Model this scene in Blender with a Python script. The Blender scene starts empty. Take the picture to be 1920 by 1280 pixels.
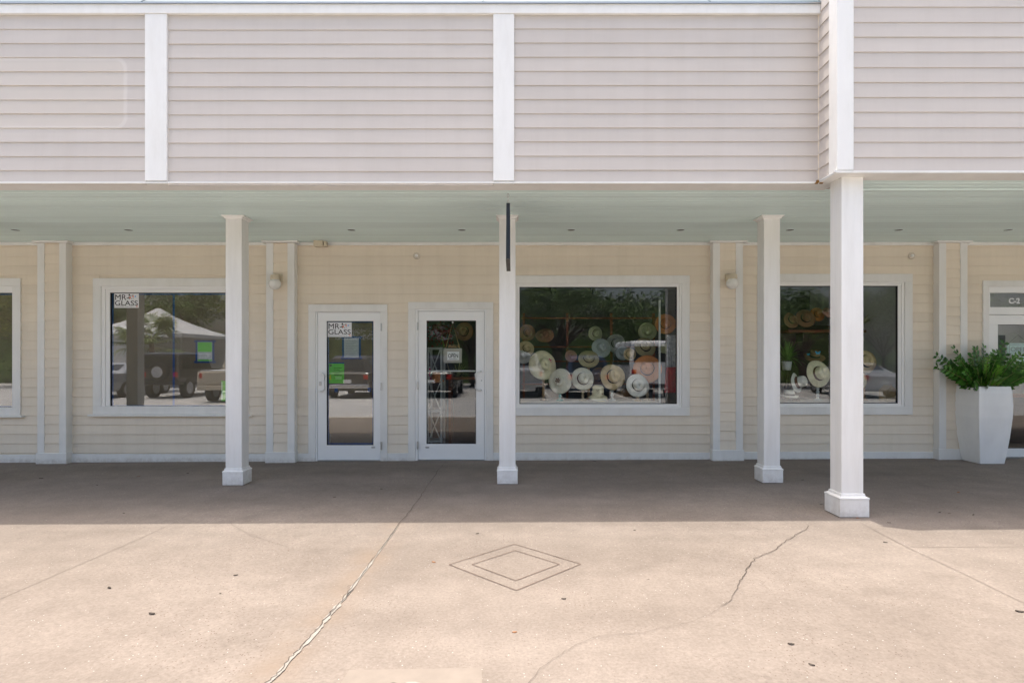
import bpy, math, random
from mathutils import Vector, Matrix, Euler

R = math.radians
rnd = random.Random(7)
sc = bpy.context.scene
col = sc.collection

# ------------------------------------------------------------------ camera
EYE = 1.447          # eye height above the pavement
D = 8.5              # distance from the lens to the storefront wall
F = 1122.0           # focal length in photograph pixels (1920 wide)
HY = 671.0           # horizon row
cam = bpy.data.cameras.new("camera")
cam.sensor_width = 36.0
cam.lens = 36.0 * F / 1920.0
cam.shift_y = (HY - 640.0) / 1920.0
cam.clip_end = 2000
camo = bpy.data.objects.new("camera", cam)
col.objects.link(camo)
camo.location = (0, 0, EYE)
camo.rotation_euler = (R(90), 0, 0)
sc.camera = camo

# ------------------------------------------------------------------ sky, sun, exposure
SUN = Vector((-0.10, 0.062, 1.0)).normalized()     # towards the sun: high, a little left, just behind the facade
w = bpy.data.worlds.new("World")
sc.world = w
w.use_nodes = True
wn = w.node_tree
sky = wn.nodes.new("ShaderNodeTexSky")
sky.sky_type = 'NISHITA'
sky.sun_disc = False
sky.sun_elevation = math.asin(SUN.z)
sky.sun_rotation = math.atan2(SUN.x, SUN.y)
sky.dust_density = 6.5
sky.air_density = 1.0
wn.links.new(sky.outputs[0], wn.nodes["Background"].inputs[0])
wn.nodes["Background"].inputs[1].default_value = 0.15
sl = bpy.data.lights.new("sun", 'SUN')
sl.energy = 2.0
sl.angle = R(0.5)
sl.color = (1.0, 0.95, 0.88)
so = bpy.data.objects.new("sun", sl)
col.objects.link(so)
so.rotation_euler = SUN.to_track_quat('Z', 'Y').to_euler()
so.location = (-2, 4, 20)
vs = sc.view_settings
vs.view_transform = 'Standard'
vs.look = 'None'
vs.exposure = 1.3
vs.gamma = 1.0
sc.cycles.use_denoising = True
sc.cycles.max_bounces = 10
sc.cycles.diffuse_bounces = 6
sc.cycles.transparent_max_bounces = 16
sc.cycles.sample_clamp_indirect = 6

# ------------------------------------------------------------------ helpers
def wx(px, y=D): return (px - 960.0) * y / F
def wz(py, y=D): return EYE + (HY - py) * y / F
def gp(px, py, dz=0.0):                     # a spot on the pavement
    y = EYE * F / (py - HY)
    return Vector(((px - 960.0) * y / F, y, gz((px - 960.0) * y / F) + dz))
def gz(x): return 0.0045 * max(-9, min(9, x))   # the pavement rises slightly to the right

def nd(t, kind, **kw):
    n = t.nodes.new(kind)
    for k, v in kw.items(): setattr(n, k, v)
    return n

MATS = {}
def mat(name, c, rough=0.6, var=0.0, vscale=3.0, bump=0.0, bscale=60.0, metal=0.0, rand=0.0,
        stretch=(1, 1, 1), emit=None, spec=0.4, sss=0.0, c2=None):
    m = bpy.data.materials.new(name); m.use_nodes = True
    t = m.node_tree; L = t.links.new
    b = t.nodes["Principled BSDF"]
    b.inputs["Roughness"].default_value = rough
    b.inputs["Metallic"].default_value = metal
    b.inputs["Specular IOR Level"].default_value = spec
    base = (c[0], c[1], c[2], 1)
    b.inputs["Base Color"].default_value = base
    geo = nd(t, "ShaderNodeNewGeometry")
    mp = nd(t, "ShaderNodeMapping"); mp.inputs["Scale"].default_value = stretch
    L(geo.outputs["Position"], mp.inputs[0])
    if var or rand or c2:
        n = nd(t, "ShaderNodeTexNoise"); n.inputs["Scale"].default_value = vscale
        n.inputs["Detail"].default_value = 5; n.inputs["Roughness"].default_value = 0.6
        L(mp.outputs[0], n.inputs[0])
        rp = nd(t, "ShaderNodeValToRGB")
        lo = [max(0, x * (1 - var)) for x in c]; hi = [min(1, x * (1 + var)) for x in (c2 or c)]
        rp.color_ramp.elements[0].position = 0.3; rp.color_ramp.elements[1].position = 0.72
        rp.color_ramp.elements[0].color = (*lo, 1); rp.color_ramp.elements[1].color = (*hi, 1)
        L(n.outputs[0], rp.inputs[0])
        out = rp.outputs[0]
        if rand:
            oi = nd(t, "ShaderNodeObjectInfo")
            mr = nd(t, "ShaderNodeMapRange"); mr.inputs[3].default_value = 1 - rand; mr.inputs[4].default_value = 1 + rand
            L(oi.outputs["Random"], mr.inputs[0])
            mx = nd(t, "ShaderNodeMix", data_type='RGBA', blend_type='MULTIPLY'); mx.inputs[0].default_value = 1
            L(out, mx.inputs[6]); L(mr.outputs[0], mx.inputs[7]); out = mx.outputs[2]
        L(out, b.inputs["Base Color"])
    if bump:
        n2 = nd(t, "ShaderNodeTexNoise"); n2.inputs["Scale"].default_value = bscale; n2.inputs["Detail"].default_value = 4
        L(mp.outputs[0], n2.inputs[0])
        bp = nd(t, "ShaderNodeBump"); bp.inputs["Strength"].default_value = bump; bp.inputs["Distance"].default_value = 0.004
        L(n2.outputs[0], bp.inputs["Height"]); L(bp.outputs[0], b.inputs["Normal"])
    if emit:
        b.inputs["Emission Color"].default_value = (*emit[:3], 1); b.inputs["Emission Strength"].default_value = emit[3]
    MATS[name] = m
    return m

class MB:
    def __init__(s): s.v = []; s.f = []; s.m = []; s.cur = 0
    def add(s, vs_, fs):
        o = len(s.v); s.v += [tuple(p) for p in vs_]
        for f in fs: s.f.append([i + o for i in f]); s.m.append(s.cur)
        return s
    def box(s, x0, x1, y0, y1, z0, z1):
        return s.add([(x0,y0,z0),(x1,y0,z0),(x1,y1,z0),(x0,y1,z0),(x0,y0,z1),(x1,y0,z1),(x1,y1,z1),(x0,y1,z1)],
                     [(0,3,2,1),(4,5,6,7),(0,1,5,4),(1,2,6,5),(2,3,7,6),(3,0,4,7)])
    def quad(s, a, b, c, d): return s.add([a, b, c, d], [(0, 1, 2, 3)])
    def poly(s, pts): return s.add(pts, [tuple(range(len(pts)))])
    def loft(s, rings, cap=True, closed=True):
        n = len(rings[0]); vv = [p for r in rings for p in r]; ff = []
        for i in range(len(rings) - 1):
            for j in range(n if closed else n - 1):
                k = (j + 1) % n
                ff.append((i*n + j, i*n + k, (i+1)*n + k, (i+1)*n + j))
        if cap:
            ff.append(tuple(range(n - 1, -1, -1))); ff.append(tuple((len(rings)-1)*n + j for j in range(n)))
        return s.add(vv, ff)
    def lathe(s, prof, n=20, c=(0,0,0), sx=1.0, sy=1.0, cap=False):
        rings = [[(c[0] + r*sx*math.cos(2*math.pi*j/n), c[1] + r*sy*math.sin(2*math.pi*j/n), c[2] + z) for j in range(n)] for r, z in prof]
        return s.loft(rings, cap=cap)
    def tube(s, pts, rad, n=8, cap=True):
        pts = [Vector(p) for p in pts]; rings = []
        up = Vector((0, 0, 1))
        for i, p in enumerate(pts):
            d = (pts[min(i+1, len(pts)-1)] - pts[max(i-1, 0)]).normalized()
            a = d.cross(up)
            if a.length < 1e-3: a = d.cross(Vector((1, 0, 0)))
            a.normalize(); b = d.cross(a)
            r = rad[i] if isinstance(rad, (list, tuple)) else rad
            rings.append([tuple(p + a*r*math.cos(2*math.pi*j/n) + b*r*math.sin(2*math.pi*j/n)) for j in range(n)])
        return s.loft(rings, cap=cap)
    def sphere(s, c, r, n=16, k=10, sz=1.0):
        prof = [(max(1e-4, r*math.sin(math.pi*i/k)), -r*sz*math.cos(math.pi*i/k)) for i in range(k+1)]
        return s.lathe(prof, n, c)
    def mesh(s, name, mats, origin=(0,0,0), smooth=False):
        me = bpy.data.meshes.new(name)
        ox, oy, oz = origin
        me.from_pydata([(a-ox, b-oy, c_-oz) for a, b, c_ in s.v], [], s.f)
        for m in (mats if isinstance(mats, (list, tuple)) else [mats]): me.materials.append(m)
        me.polygons.foreach_set("material_index", s.m)
        if smooth: me.polygons.foreach_set("use_smooth", [True]*len(me.polygons))
        me.update()
        return me

ORG = {}
def link(o, parent, origin):
    col.objects.link(o)
    po = ORG[parent.name] if parent else Vector((0, 0, 0))
    if parent: o.parent = parent
    o.location = Vector(origin) - po
    ORG[o.name] = Vector(origin)
    return o
def tag(o, label=None, cat=None, group=None, kind=None):
    if label: o["label"] = label
    if cat: o["category"] = cat
    if group: o["group"] = group
    if kind: o["kind"] = kind
    return o
def obj(name, mb, mats, parent=None, origin=None, smooth=False, bevel=0.0):
    if origin is None: origin = ORG[parent.name] if parent else Vector((0, 0, 0))
    o = bpy.data.objects.new(name, mb.mesh(name, mats, origin, smooth))
    link(o, parent, origin)
    if bevel:
        b = o.modifiers.new("bevel", 'BEVEL'); b.width = bevel; b.segments = 2; b.limit_method = 'ANGLE'; b.angle_limit = R(40)
    return o
def empty(name, origin, parent=None):
    o = bpy.data.objects.new(name, None); o.empty_display_size = 0.1
    return link(o, parent, origin)
def inst(name, me, parent, loc, rot=(0,0,0), scale=(1,1,1)):
    o = bpy.data.objects.new(name, me); link(o, parent, loc); o.rotation_euler = rot; o.scale = scale
    return o
def text(name, s, size, m, parent, loc, rot=(R(90),0,0), sx=1.0, bold=0.0, align='LEFT'):
    cu = bpy.data.curves.new(name, 'FONT'); cu.body = s; cu.size = size; cu.align_x = align; cu.extrude = 0.0006; cu.offset = bold
    tmp = bpy.data.objects.new("tmp", cu)
    me = bpy.data.meshes.new_from_object(tmp); me.name = name
    bpy.data.objects.remove(tmp); me.materials.clear(); me.materials.append(m)
    return inst(name, me, parent, loc, rot, (sx, 1, 1))

# ------------------------------------------------------------------ materials
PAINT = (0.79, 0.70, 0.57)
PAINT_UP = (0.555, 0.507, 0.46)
M = MATS
mat("siding_paint", PAINT, 0.55, 0.035, 2.2, 0.10, 45, rand=0.025, stretch=(0.5, 1, 3))
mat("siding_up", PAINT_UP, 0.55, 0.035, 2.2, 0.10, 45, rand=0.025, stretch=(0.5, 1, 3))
mat("white_paint", (0.80, 0.79, 0.755), 0.45, 0.03, 3.0, 0.06, 70, stretch=(1, 1, 0.4))
mat("column_paint", (0.80, 0.788, 0.75), 0.45, 0.05, 2.5, 0.08, 60, stretch=(2, 2, 0.35))
mat("window_vinyl", (0.86, 0.85, 0.82), 0.35, 0.015, 3.0)
mat("door_metal", (0.86, 0.86, 0.84), 0.35, 0.02, 2.0)
mat("ceiling_paint", (0.73, 0.87, 0.835), 0.5, 0.04, 2.0, 0.05, 50, rand=0.05, stretch=(0.4, 2, 1))
mat("roof_metal", (0.085, 0.125, 0.155), 0.6, 0.12, 6.0)
mat("gasket", (0.012, 0.012, 0.014), 0.5)
mat("steel", (0.55, 0.55, 0.54), 0.3, metal=0.9)
mat("handle_white", (0.78, 0.78, 0.76), 0.3)
mat("black_sign", (0.015, 0.018, 0.024), 0.35, 0.3, 8)
mat("sign_edge", (0.07, 0.055, 0.045), 0.6, 0.3, 20)
mat("kraft_paper", (0.145, 0.115, 0.08), 0.8, 0.06, 2.0, 0.2, 8)
mat("blue_tape", (0.006, 0.05, 0.20), 0.6, 0.15, 8)
mat("card_white", (0.80, 0.80, 0.80), 0.5)
mat("card_grey", (0.40, 0.43, 0.46), 0.6, 0.06, 20)
mat("card_mint", (0.62, 0.76, 0.74), 0.5)
mat("green_card", (0.10, 0.50, 0.03), 0.5, 0.05, 10)
mat("ink", (0.012, 0.012, 0.014), 0.6)
mat("ink_grey", (0.30, 0.31, 0.33), 0.6)
mat("vinyl_white", (0.85, 0.86, 0.86), 0.5)
mat("orange", (0.75, 0.17, 0.06), 0.5)
mat("sky_blue", (0.10, 0.35, 0.70), 0.5)
mat("cream_plastic", (0.62, 0.54, 0.40), 0.4, 0.06, 10)
mat("globe_glass", (0.80, 0.79, 0.74), 0.25)
mat("lamp_dark", (0.05, 0.032, 0.022), 0.6)
mat("rust", (0.25, 0.13, 0.03), 0.8, 0.4, 60, 0.4, 80)
mat("pot_glaze", (0.85, 0.845, 0.82), 0.28, 0.05, 4.0, 0.05, 25, stretch=(1, 1, 0.5))
mat("soil", (0.03, 0.022, 0.015), 0.9, 0.3, 30)
mat("leaf_gloss", (0.022, 0.085, 0.014), 0.27, 0.5, 14, rand=0.4, c2=(0.06, 0.17, 0.022))
mat("leaf_new", (0.11, 0.27, 0.022), 0.35, 0.3, 12)
mat("stem", (0.16, 0.19, 0.05), 0.5, 0.2, 10)
mat("dry_leaf", (0.06, 0.046, 0.035), 0.8, 0.4, 40)
mat("dry_leaf_tan", (0.28, 0.12, 0.045), 0.8, 0.3, 40)
mat("crack_dark", (0.065, 0.05, 0.04), 0.95)
mat("joint_line", (0.185, 0.153, 0.124), 0.95)
mat("saw_cut", (0.13, 0.09, 0.07), 0.95)
mat("filler", (0.285, 0.262, 0.225), 0.9, 0.16, 20, 0.3, 60)
mat("stain_sand", (0.228, 0.192, 0.156), 0.9, 0.08, 9, 0.2, 90)
mat("patch_dark", (0.11, 0.10, 0.075), 0.9, 0.45, 50, 0.5, 60)
mat("asphalt", (0.43, 0.42, 0.40), 0.9, 0.15, 1.2, 0.4, 120)
mat("lot_line", (0.7, 0.7, 0.68), 0.8, 0.1, 8)
mat("kerb_concrete", (0.50, 0.46, 0.40), 0.9, 0.1, 5, 0.3, 80)
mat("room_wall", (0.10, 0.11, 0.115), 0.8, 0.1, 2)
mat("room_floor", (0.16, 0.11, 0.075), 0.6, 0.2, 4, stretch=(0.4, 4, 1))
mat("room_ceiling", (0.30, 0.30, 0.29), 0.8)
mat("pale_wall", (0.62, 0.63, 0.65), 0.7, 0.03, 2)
mat("wood_red", (0.22, 0.065, 0.025), 0.5, 0.25, 8, stretch=(0.5, 6, 6))
mat("wood_dark", (0.05, 0.03, 0.02), 0.5, 0.3, 8, stretch=(0.5, 6, 6))
mat("wood_turned", (0.40, 0.25, 0.13), 0.45, 0.2, 12)
mat("wood_pale", (0.55, 0.43, 0.27), 0.5, 0.15, 12)
mat("teal", (0.02, 0.34, 0.34), 0.4)
mat("shelf_white", (0.62, 0.66, 0.64), 0.5, 0.04, 6)
mat("deck_white", (0.66, 0.65, 0.60), 0.5, 0.05, 4)
mat("string", (0.45, 0.33, 0.17), 0.9)
mat("red_cloth", (0.50, 0.015, 0.035), 0.85, 0.25, 12)
mat("blue_cloth", (0.32, 0.38, 0.50), 0.85, 0.35, 22, c2=(0.7, 0.72, 0.78))
mat("red_flower", (0.20, 0.02, 0.045), 0.8, 0.4, 30)
mat("pink", (0.70, 0.05, 0.22), 0.4)
mat("butterfly", (0.02, 0.45, 0.80), 0.4)
mat("fern", (0.16, 0.30, 0.06), 0.6, 0.4, 20)
mat("pale_leaf", (0.45, 0.43, 0.28), 0.7, 0.2, 20)
mat("black_band", (0.02, 0.016, 0.016), 0.7)
mat("brown_band", (0.13, 0.045, 0.03), 0.7)
mat("glass_clear_dish", (0.6, 0.66, 0.66), 0.1, spec=0.8)
mat("bark", (0.075, 0.055, 0.042), 0.9, 0.35, 6, 0.8, 25, stretch=(1, 1, 0.25))
mat("foliage_dark", (0.035, 0.085, 0.02), 0.55, 0.5, 1.2, c2=(0.09, 0.15, 0.03))
mat("foliage_olive", (0.075, 0.12, 0.022), 0.55, 0.5, 1.2, c2=(0.17, 0.19, 0.04))
mat("palm_green", (0.08, 0.14, 0.03), 0.5, 0.4, 4, c2=(0.16, 0.2, 0.05))
mat("tent_canvas", (0.55, 0.55, 0.54), 0.7, 0.04, 2)
mat("tyre", (0.018, 0.018, 0.018), 0.85)
mat("rim", (0.45, 0.45, 0.46), 0.35, metal=0.7)
mat("car_glass", (0.015, 0.018, 0.02), 0.06, spec=0.8)
mat("tail_light", (0.45, 0.012, 0.01), 0.25)
mat("chrome", (0.75, 0.75, 0.76), 0.15, metal=1.0)
mat("plate", (0.7, 0.7, 0.68), 0.5)
mat("car_black", (0.014, 0.014, 0.016), 0.25, spec=0.6)
mat("car_charcoal", (0.045, 0.043, 0.042), 0.25, spec=0.6)
mat("car_tan", (0.42, 0.37, 0.29), 0.3, spec=0.6)
mat("car_silver", (0.45, 0.46, 0.47), 0.28, metal=0.4)
mat("car_white", (0.75, 0.76, 0.77), 0.3, spec=0.6)
mat("car_blue", (0.03, 0.05, 0.09), 0.25, spec=0.6)

def straw(name, c, ring=180.0):
    m = mat(name, c, 0.75, 0.10, 25, 0.0)
    t = m.node_tree; L = t.links.new
    tc = nd(t, "ShaderNodeTexCoord")
    wv = nd(t, "ShaderNodeTexWave"); wv.wave_type = 'RINGS'; wv.rings_direction = 'Z'
    wv.inputs["Scale"].default_value = ring / 2; wv.inputs["Distortion"].default_value = 0.6
    L(tc.outputs["Object"], wv.inputs[0])
    bp = nd(t, "ShaderNodeBump"); bp.inputs["Strength"].default_value = 0.35; bp.inputs["Distance"].default_value = 0.002
    L(wv.outputs["Fac"], bp.inputs["Height"]); L(bp.outputs[0], t.nodes["Principled BSDF"].inputs["Normal"])
for k, c in dict(cream=(0.86, 0.79, 0.55), ivory=(0.87, 0.83, 0.68), tan=(0.80, 0.62, 0.36), olive=(0.42, 0.37, 0.20),
                 brown=(0.30, 0.17, 0.09), rustc=(0.70, 0.28, 0.10), grey=(0.36, 0.38, 0.38), pinks=(0.6, 0.32, 0.26),
                 greenish=(0.42, 0.46, 0.28), white=(0.87, 0.85, 0.77), paleblue=(0.48, 0.54, 0.56), orangeb=(0.52, 0.20, 0.05)).items():
    straw("straw_" + k, c)

def weather(name, amt, sc_=(7, 7, 0.5), low=None):
    m = M[name]; t = m.node_tree; L = t.links.new; b = t.nodes["Principled BSDF"]
    src = b.inputs["Base Color"].links[0].from_socket
    geo = nd(t, "ShaderNodeNewGeometry"); mp = nd(t, "ShaderNodeMapping"); mp.inputs["Scale"].default_value = sc_; L(geo.outputs["Position"], mp.inputs[0])
    n = nd(t, "ShaderNodeTexNoise"); n.inputs["Scale"].default_value = 1.0; n.inputs["Detail"].default_value = 7; n.inputs["Roughness"].default_value = 0.7; L(mp.outputs[0], n.inputs[0])
    r = nd(t, "ShaderNodeValToRGB"); r.color_ramp.elements[0].position = .34; r.color_ramp.elements[1].position = .56
    r.color_ramp.elements[0].color = (1 - amt, 1 - amt*1.1, 1 - amt*1.3, 1); r.color_ramp.elements[1].color = (1, 1, 1, 1); L(n.outputs[0], r.inputs[0])
    x = nd(t, "ShaderNodeMix", data_type='RGBA', blend_type='MULTIPLY'); x.inputs[0].default_value = 1; L(src, x.inputs[6]); L(r.outputs[0], x.inputs[7]); out = x.outputs[2]
    if low:      # splashed dirt and scuffs on the lowest part
        sp = nd(t, "ShaderNodeSeparateXYZ"); L(geo.outputs["Position"], sp.inputs[0])
        n2 = nd(t, "ShaderNodeTexNoise"); n2.inputs["Scale"].default_value = 14; n2.inputs["Detail"].default_value = 8; n2.inputs["Roughness"].default_value = .75; L(geo.outputs["Position"], n2.inputs[0])
        mr = nd(t, "ShaderNodeMapRange"); L(sp.outputs[2], mr.inputs[0]); mr.inputs[1].default_value = low; mr.inputs[2].default_value = 0.0
        ad = nd(t, "ShaderNodeMath", operation='MULTIPLY'); L(mr.outputs[0], ad.inputs[0]); L(n2.outputs[0], ad.inputs[1])
        r2 = nd(t, "ShaderNodeMapRange"); L(ad.outputs[0], r2.inputs[0]); r2.inputs[1].default_value = .30; r2.inputs[2].default_value = .62; r2.inputs[4].default_value = .55
        x2 = nd(t, "ShaderNodeMix", data_type='RGBA'); L(r2.outputs[0], x2.inputs[0]); L(out, x2.inputs[6]); x2.inputs[7].default_value = (.42, .37, .31, 1); out = x2.outputs[2]
    L(out, b.inputs["Base Color"])
weather("siding_up", .03); weather("siding_paint", .05); weather("white_paint", .06, (5, 5, 1.2), .12); weather("column_paint", .07, (9, 9, .8), .34)

def glass(name, f0):
    m = bpy.data.materials.new(name); m.use_nodes = True
    t = m.node_tree; L = t.links.new
    t.nodes.remove(t.nodes["Principled BSDF"])
    out = t.nodes["Material Output"]
    geo = nd(t, "ShaderNodeNewGeometry")
    dt = nd(t, "ShaderNodeVectorMath", operation='DOT_PRODUCT'); L(geo.outputs["Normal"], dt.inputs[0]); L(geo.outputs["Incoming"], dt.inputs[1])
    ab = nd(t, "ShaderNodeMath", operation='ABSOLUTE'); L(dt.outputs["Value"], ab.inputs[0])
    om = nd(t, "ShaderNodeMath", operation='SUBTRACT'); om.inputs[0].default_value = 1; L(ab.outputs[0], om.inputs[1])
    pw = nd(t, "ShaderNodeMath", operation='POWER'); L(om.outputs[0], pw.inputs[0]); pw.inputs[1].default_value = 5
    ma = nd(t, "ShaderNodeMath", operation='MULTIPLY_ADD'); L(pw.outputs[0], ma.inputs[0]); ma.inputs[1].default_value = 0.95 - f0; ma.inputs[2].default_value = f0
    tr = nd(t, "ShaderNodeBsdfTransparent"); tr.inputs[0].default_value = (0.97, 0.98, 0.975, 1)
    gl = nd(t, "ShaderNodeBsdfGlossy"); gl.inputs["Roughness"].default_value = 0.0; gl.inputs[0].default_value = (1, 1, 1, 1)
    mx = nd(t, "ShaderNodeMixShader"); L(ma.outputs[0], mx.inputs[0]); L(tr.outputs[0], mx.inputs[1]); L(gl.outputs[0], mx.inputs[2])
    L(mx.outputs[0], out.inputs[0]); M[name] = m
glass("pane_glass", 0.06); glass("coated_glass", 0.10)

def concrete():
    m = bpy.data.materials.new("pavement_concrete"); m.use_nodes = True
    t = m.node_tree; L = t.links.new; b = t.nodes["Principled BSDF"]
    b.inputs["Roughness"].default_value = 0.88; b.inputs["Specular IOR Level"].default_value = 0.25
    geo = nd(t, "ShaderNodeNewGeometry"); P = geo.outputs["Position"]
    def noise(s, d=5, r=0.6):
        n = nd(t, "ShaderNodeTexNoise"); n.inputs["Scale"].default_value = s; n.inputs["Detail"].default_value = d; n.inputs["Roughness"].default_value = r
        L(P, n.inputs[0]); return n.outputs[0]
    def ramp(x, p0, p1, c0, c1):
        r = nd(t, "ShaderNodeValToRGB"); e = r.color_ramp.elements
        e[0].position = p0; e[1].position = p1; e[0].color = (*c0, 1); e[1].color = (*c1, 1); L(x, r.inputs[0]); return r.outputs[0]
    def mul(a, c, f=1.0):
        x = nd(t, "ShaderNodeMix", data_type='RGBA', blend_type='MULTIPLY'); x.inputs[0].default_value = f
        L(a, x.inputs[6]); L(c, x.inputs[7]); return x.outputs[2]
    def mix(fac, a, cc):
        x = nd(t, "ShaderNodeMix", data_type='RGBA'); L(fac, x.inputs[0]); L(a, x.inputs[6]); x.inputs[7].default_value = (*cc, 1); return x.outputs[2]
    c = ramp(noise(0.55, 6, 0.65), 0.3, 0.72, (0.207, 0.176, 0.147), (0.268, 0.231, 0.197))
    c = mul(c, ramp(noise(3.2, 6, 0.7), 0.28, 0.7, (0.83, 0.82, 0.81), (1.06, 1.055, 1.05)))
    c = mul(c, ramp(noise(55, 4, 0.7), 0.3, 0.7, (0.80, 0.79, 0.78), (1.13, 1.125, 1.12)))
    # dark pits and pale shell chips
    v = nd(t, "ShaderNodeTexVoronoi"); v.inputs["Scale"].default_value = 75; L(P, v.inputs[0])
    sep = nd(t, "ShaderNodeSeparateColor"); L(v.outputs["Color"], sep.inputs[0])
    def spots(dist, chan, thr, worn=None):
        a = nd(t, "ShaderNodeMath", operation='LESS_THAN'); L(v.outputs["Distance"], a.inputs[0]); a.inputs[1].default_value = dist
        g = nd(t, "ShaderNodeMath", operation='GREATER_THAN'); L(sep.outputs[chan], g.inputs[0]); g.inputs[1].default_value = thr
        q = nd(t, "ShaderNodeMath", operation='MULTIPLY'); L(a.outputs[0], q.inputs[0]); L(g.outputs[0], q.inputs[1])
        if worn is not None:
            q2 = nd(t, "ShaderNodeMath", operation='MULTIPLY'); L(q.outputs[0], q2.inputs[0]); L(worn, q2.inputs[1]); q = q2
        return q.outputs[0]
    worn = ramp(noise(0.8, 3), 0.42, 0.6, (0, 0, 0), (1, 1, 1))
    c = mix(spots(0.30, 0, 0.82, worn), c, (0.12, 0.085, 0.07))
    c = mix(spots(0.24, 1, 0.975), c, (0.45, 0.42, 0.385))
    # old gum spots and pale worn traffic bands
    v2 = nd(t, "ShaderNodeTexVoronoi"); v2.inputs["Scale"].default_value = 2.3; L(P, v2.inputs[0])
    sep2 = nd(t, "ShaderNodeSeparateColor"); L(v2.outputs["Color"], sep2.inputs[0])
    ga = nd(t, "ShaderNodeMath", operation='LESS_THAN'); L(v2.outputs["Distance"], ga.inputs[0]); ga.inputs[1].default_value = 0.045
    gb = nd(t, "ShaderNodeMath", operation='GREATER_THAN'); L(sep2.outputs[0], gb.inputs[0]); gb.inputs[1].default_value = 0.55
    gc = nd(t, "ShaderNodeMath", operation='MULTIPLY'); L(ga.outputs[0], gc.inputs[0]); L(gb.outputs[0], gc.inputs[1])
    gd_ = nd(t, "ShaderNodeMath", operation='MULTIPLY'); L(gc.outputs[0], gd_.inputs[0]); gd_.inputs[1].default_value = 0.35
    c = mix(gd_.outputs[0], c, (0.13, 0.105, 0.09))
    mpb = nd(t, "ShaderNodeMapping"); mpb.inputs["Scale"].default_value = (0.25, 1.6, 1); L(P, mpb.inputs[0])
    nb = nd(t, "ShaderNodeTexNoise"); nb.inputs["Scale"].default_value = 0.8; nb.inputs["Detail"].default_value = 6; L(mpb.outputs[0], nb.inputs[0])
    c = mul(c, ramp(nb.outputs[0], 0.32, 0.68, (0.86, 0.85, 0.84), (1.07, 1.065, 1.06)))
    sx = nd(t, "ShaderNodeSeparateXYZ"); L(P, sx.inputs[0])
    A0, A1 = gp(745, 985), gp(500, 1279); dv = (A1 - A0); dv.z = 0; dv.normalize()
    m1_ = nd(t, "ShaderNodeMath", operation='MULTIPLY_ADD'); L(sx.outputs[0], m1_.inputs[0]); m1_.inputs[1].default_value = -dv.y; m1_.inputs[2].default_value = A0.x*dv.y - A0.y*dv.x
    m2_ = nd(t, "ShaderNodeMath", operation='MULTIPLY_ADD'); L(sx.outputs[1], m2_.inputs[0]); m2_.inputs[1].default_value = dv.x; L(m1_.outputs[0], m2_.inputs[2])
    m3_ = nd(t, "ShaderNodeMath", operation='ABSOLUTE'); L(m2_.outputs[0], m3_.inputs[0])
    m4_ = nd(t, "ShaderNodeMapRange"); L(m3_.outputs[0], m4_.inputs[0]); m4_.inputs[1].default_value = .20; m4_.inputs[2].default_value = .03
    m5_ = nd(t, "ShaderNodeMath", operation='LESS_THAN'); L(sx.outputs[1], m5_.inputs[0]); m5_.inputs[1].default_value = 5.3
    m6_ = nd(t, "ShaderNodeMath", operation='MULTIPLY'); L(m4_.outputs[0], m6_.inputs[0]); L(ramp(noise(2.6, 5), .35, .62, (0, 0, 0), (.6, .6, .6)), m6_.inputs[1])
    m7_ = nd(t, "ShaderNodeMath", operation='MULTIPLY'); L(m6_.outputs[0], m7_.inputs[0]); L(m5_.outputs[0], m7_.inputs[1])
    c = mix(m7_.outputs[0], c, (0.215, 0.163, 0.118))
    L(c, b.inputs["Base Color"])
    bp = nd(t, "ShaderNodeBump"); bp.inputs["Strength"].default_value = 0.35; bp.inputs["Distance"].default_value = 0.004
    L(noise(70, 4, 0.7), bp.inputs["Height"]); L(bp.outputs[0], b.inputs["Normal"])
    M["pavement_concrete"] = m
concrete()

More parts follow.
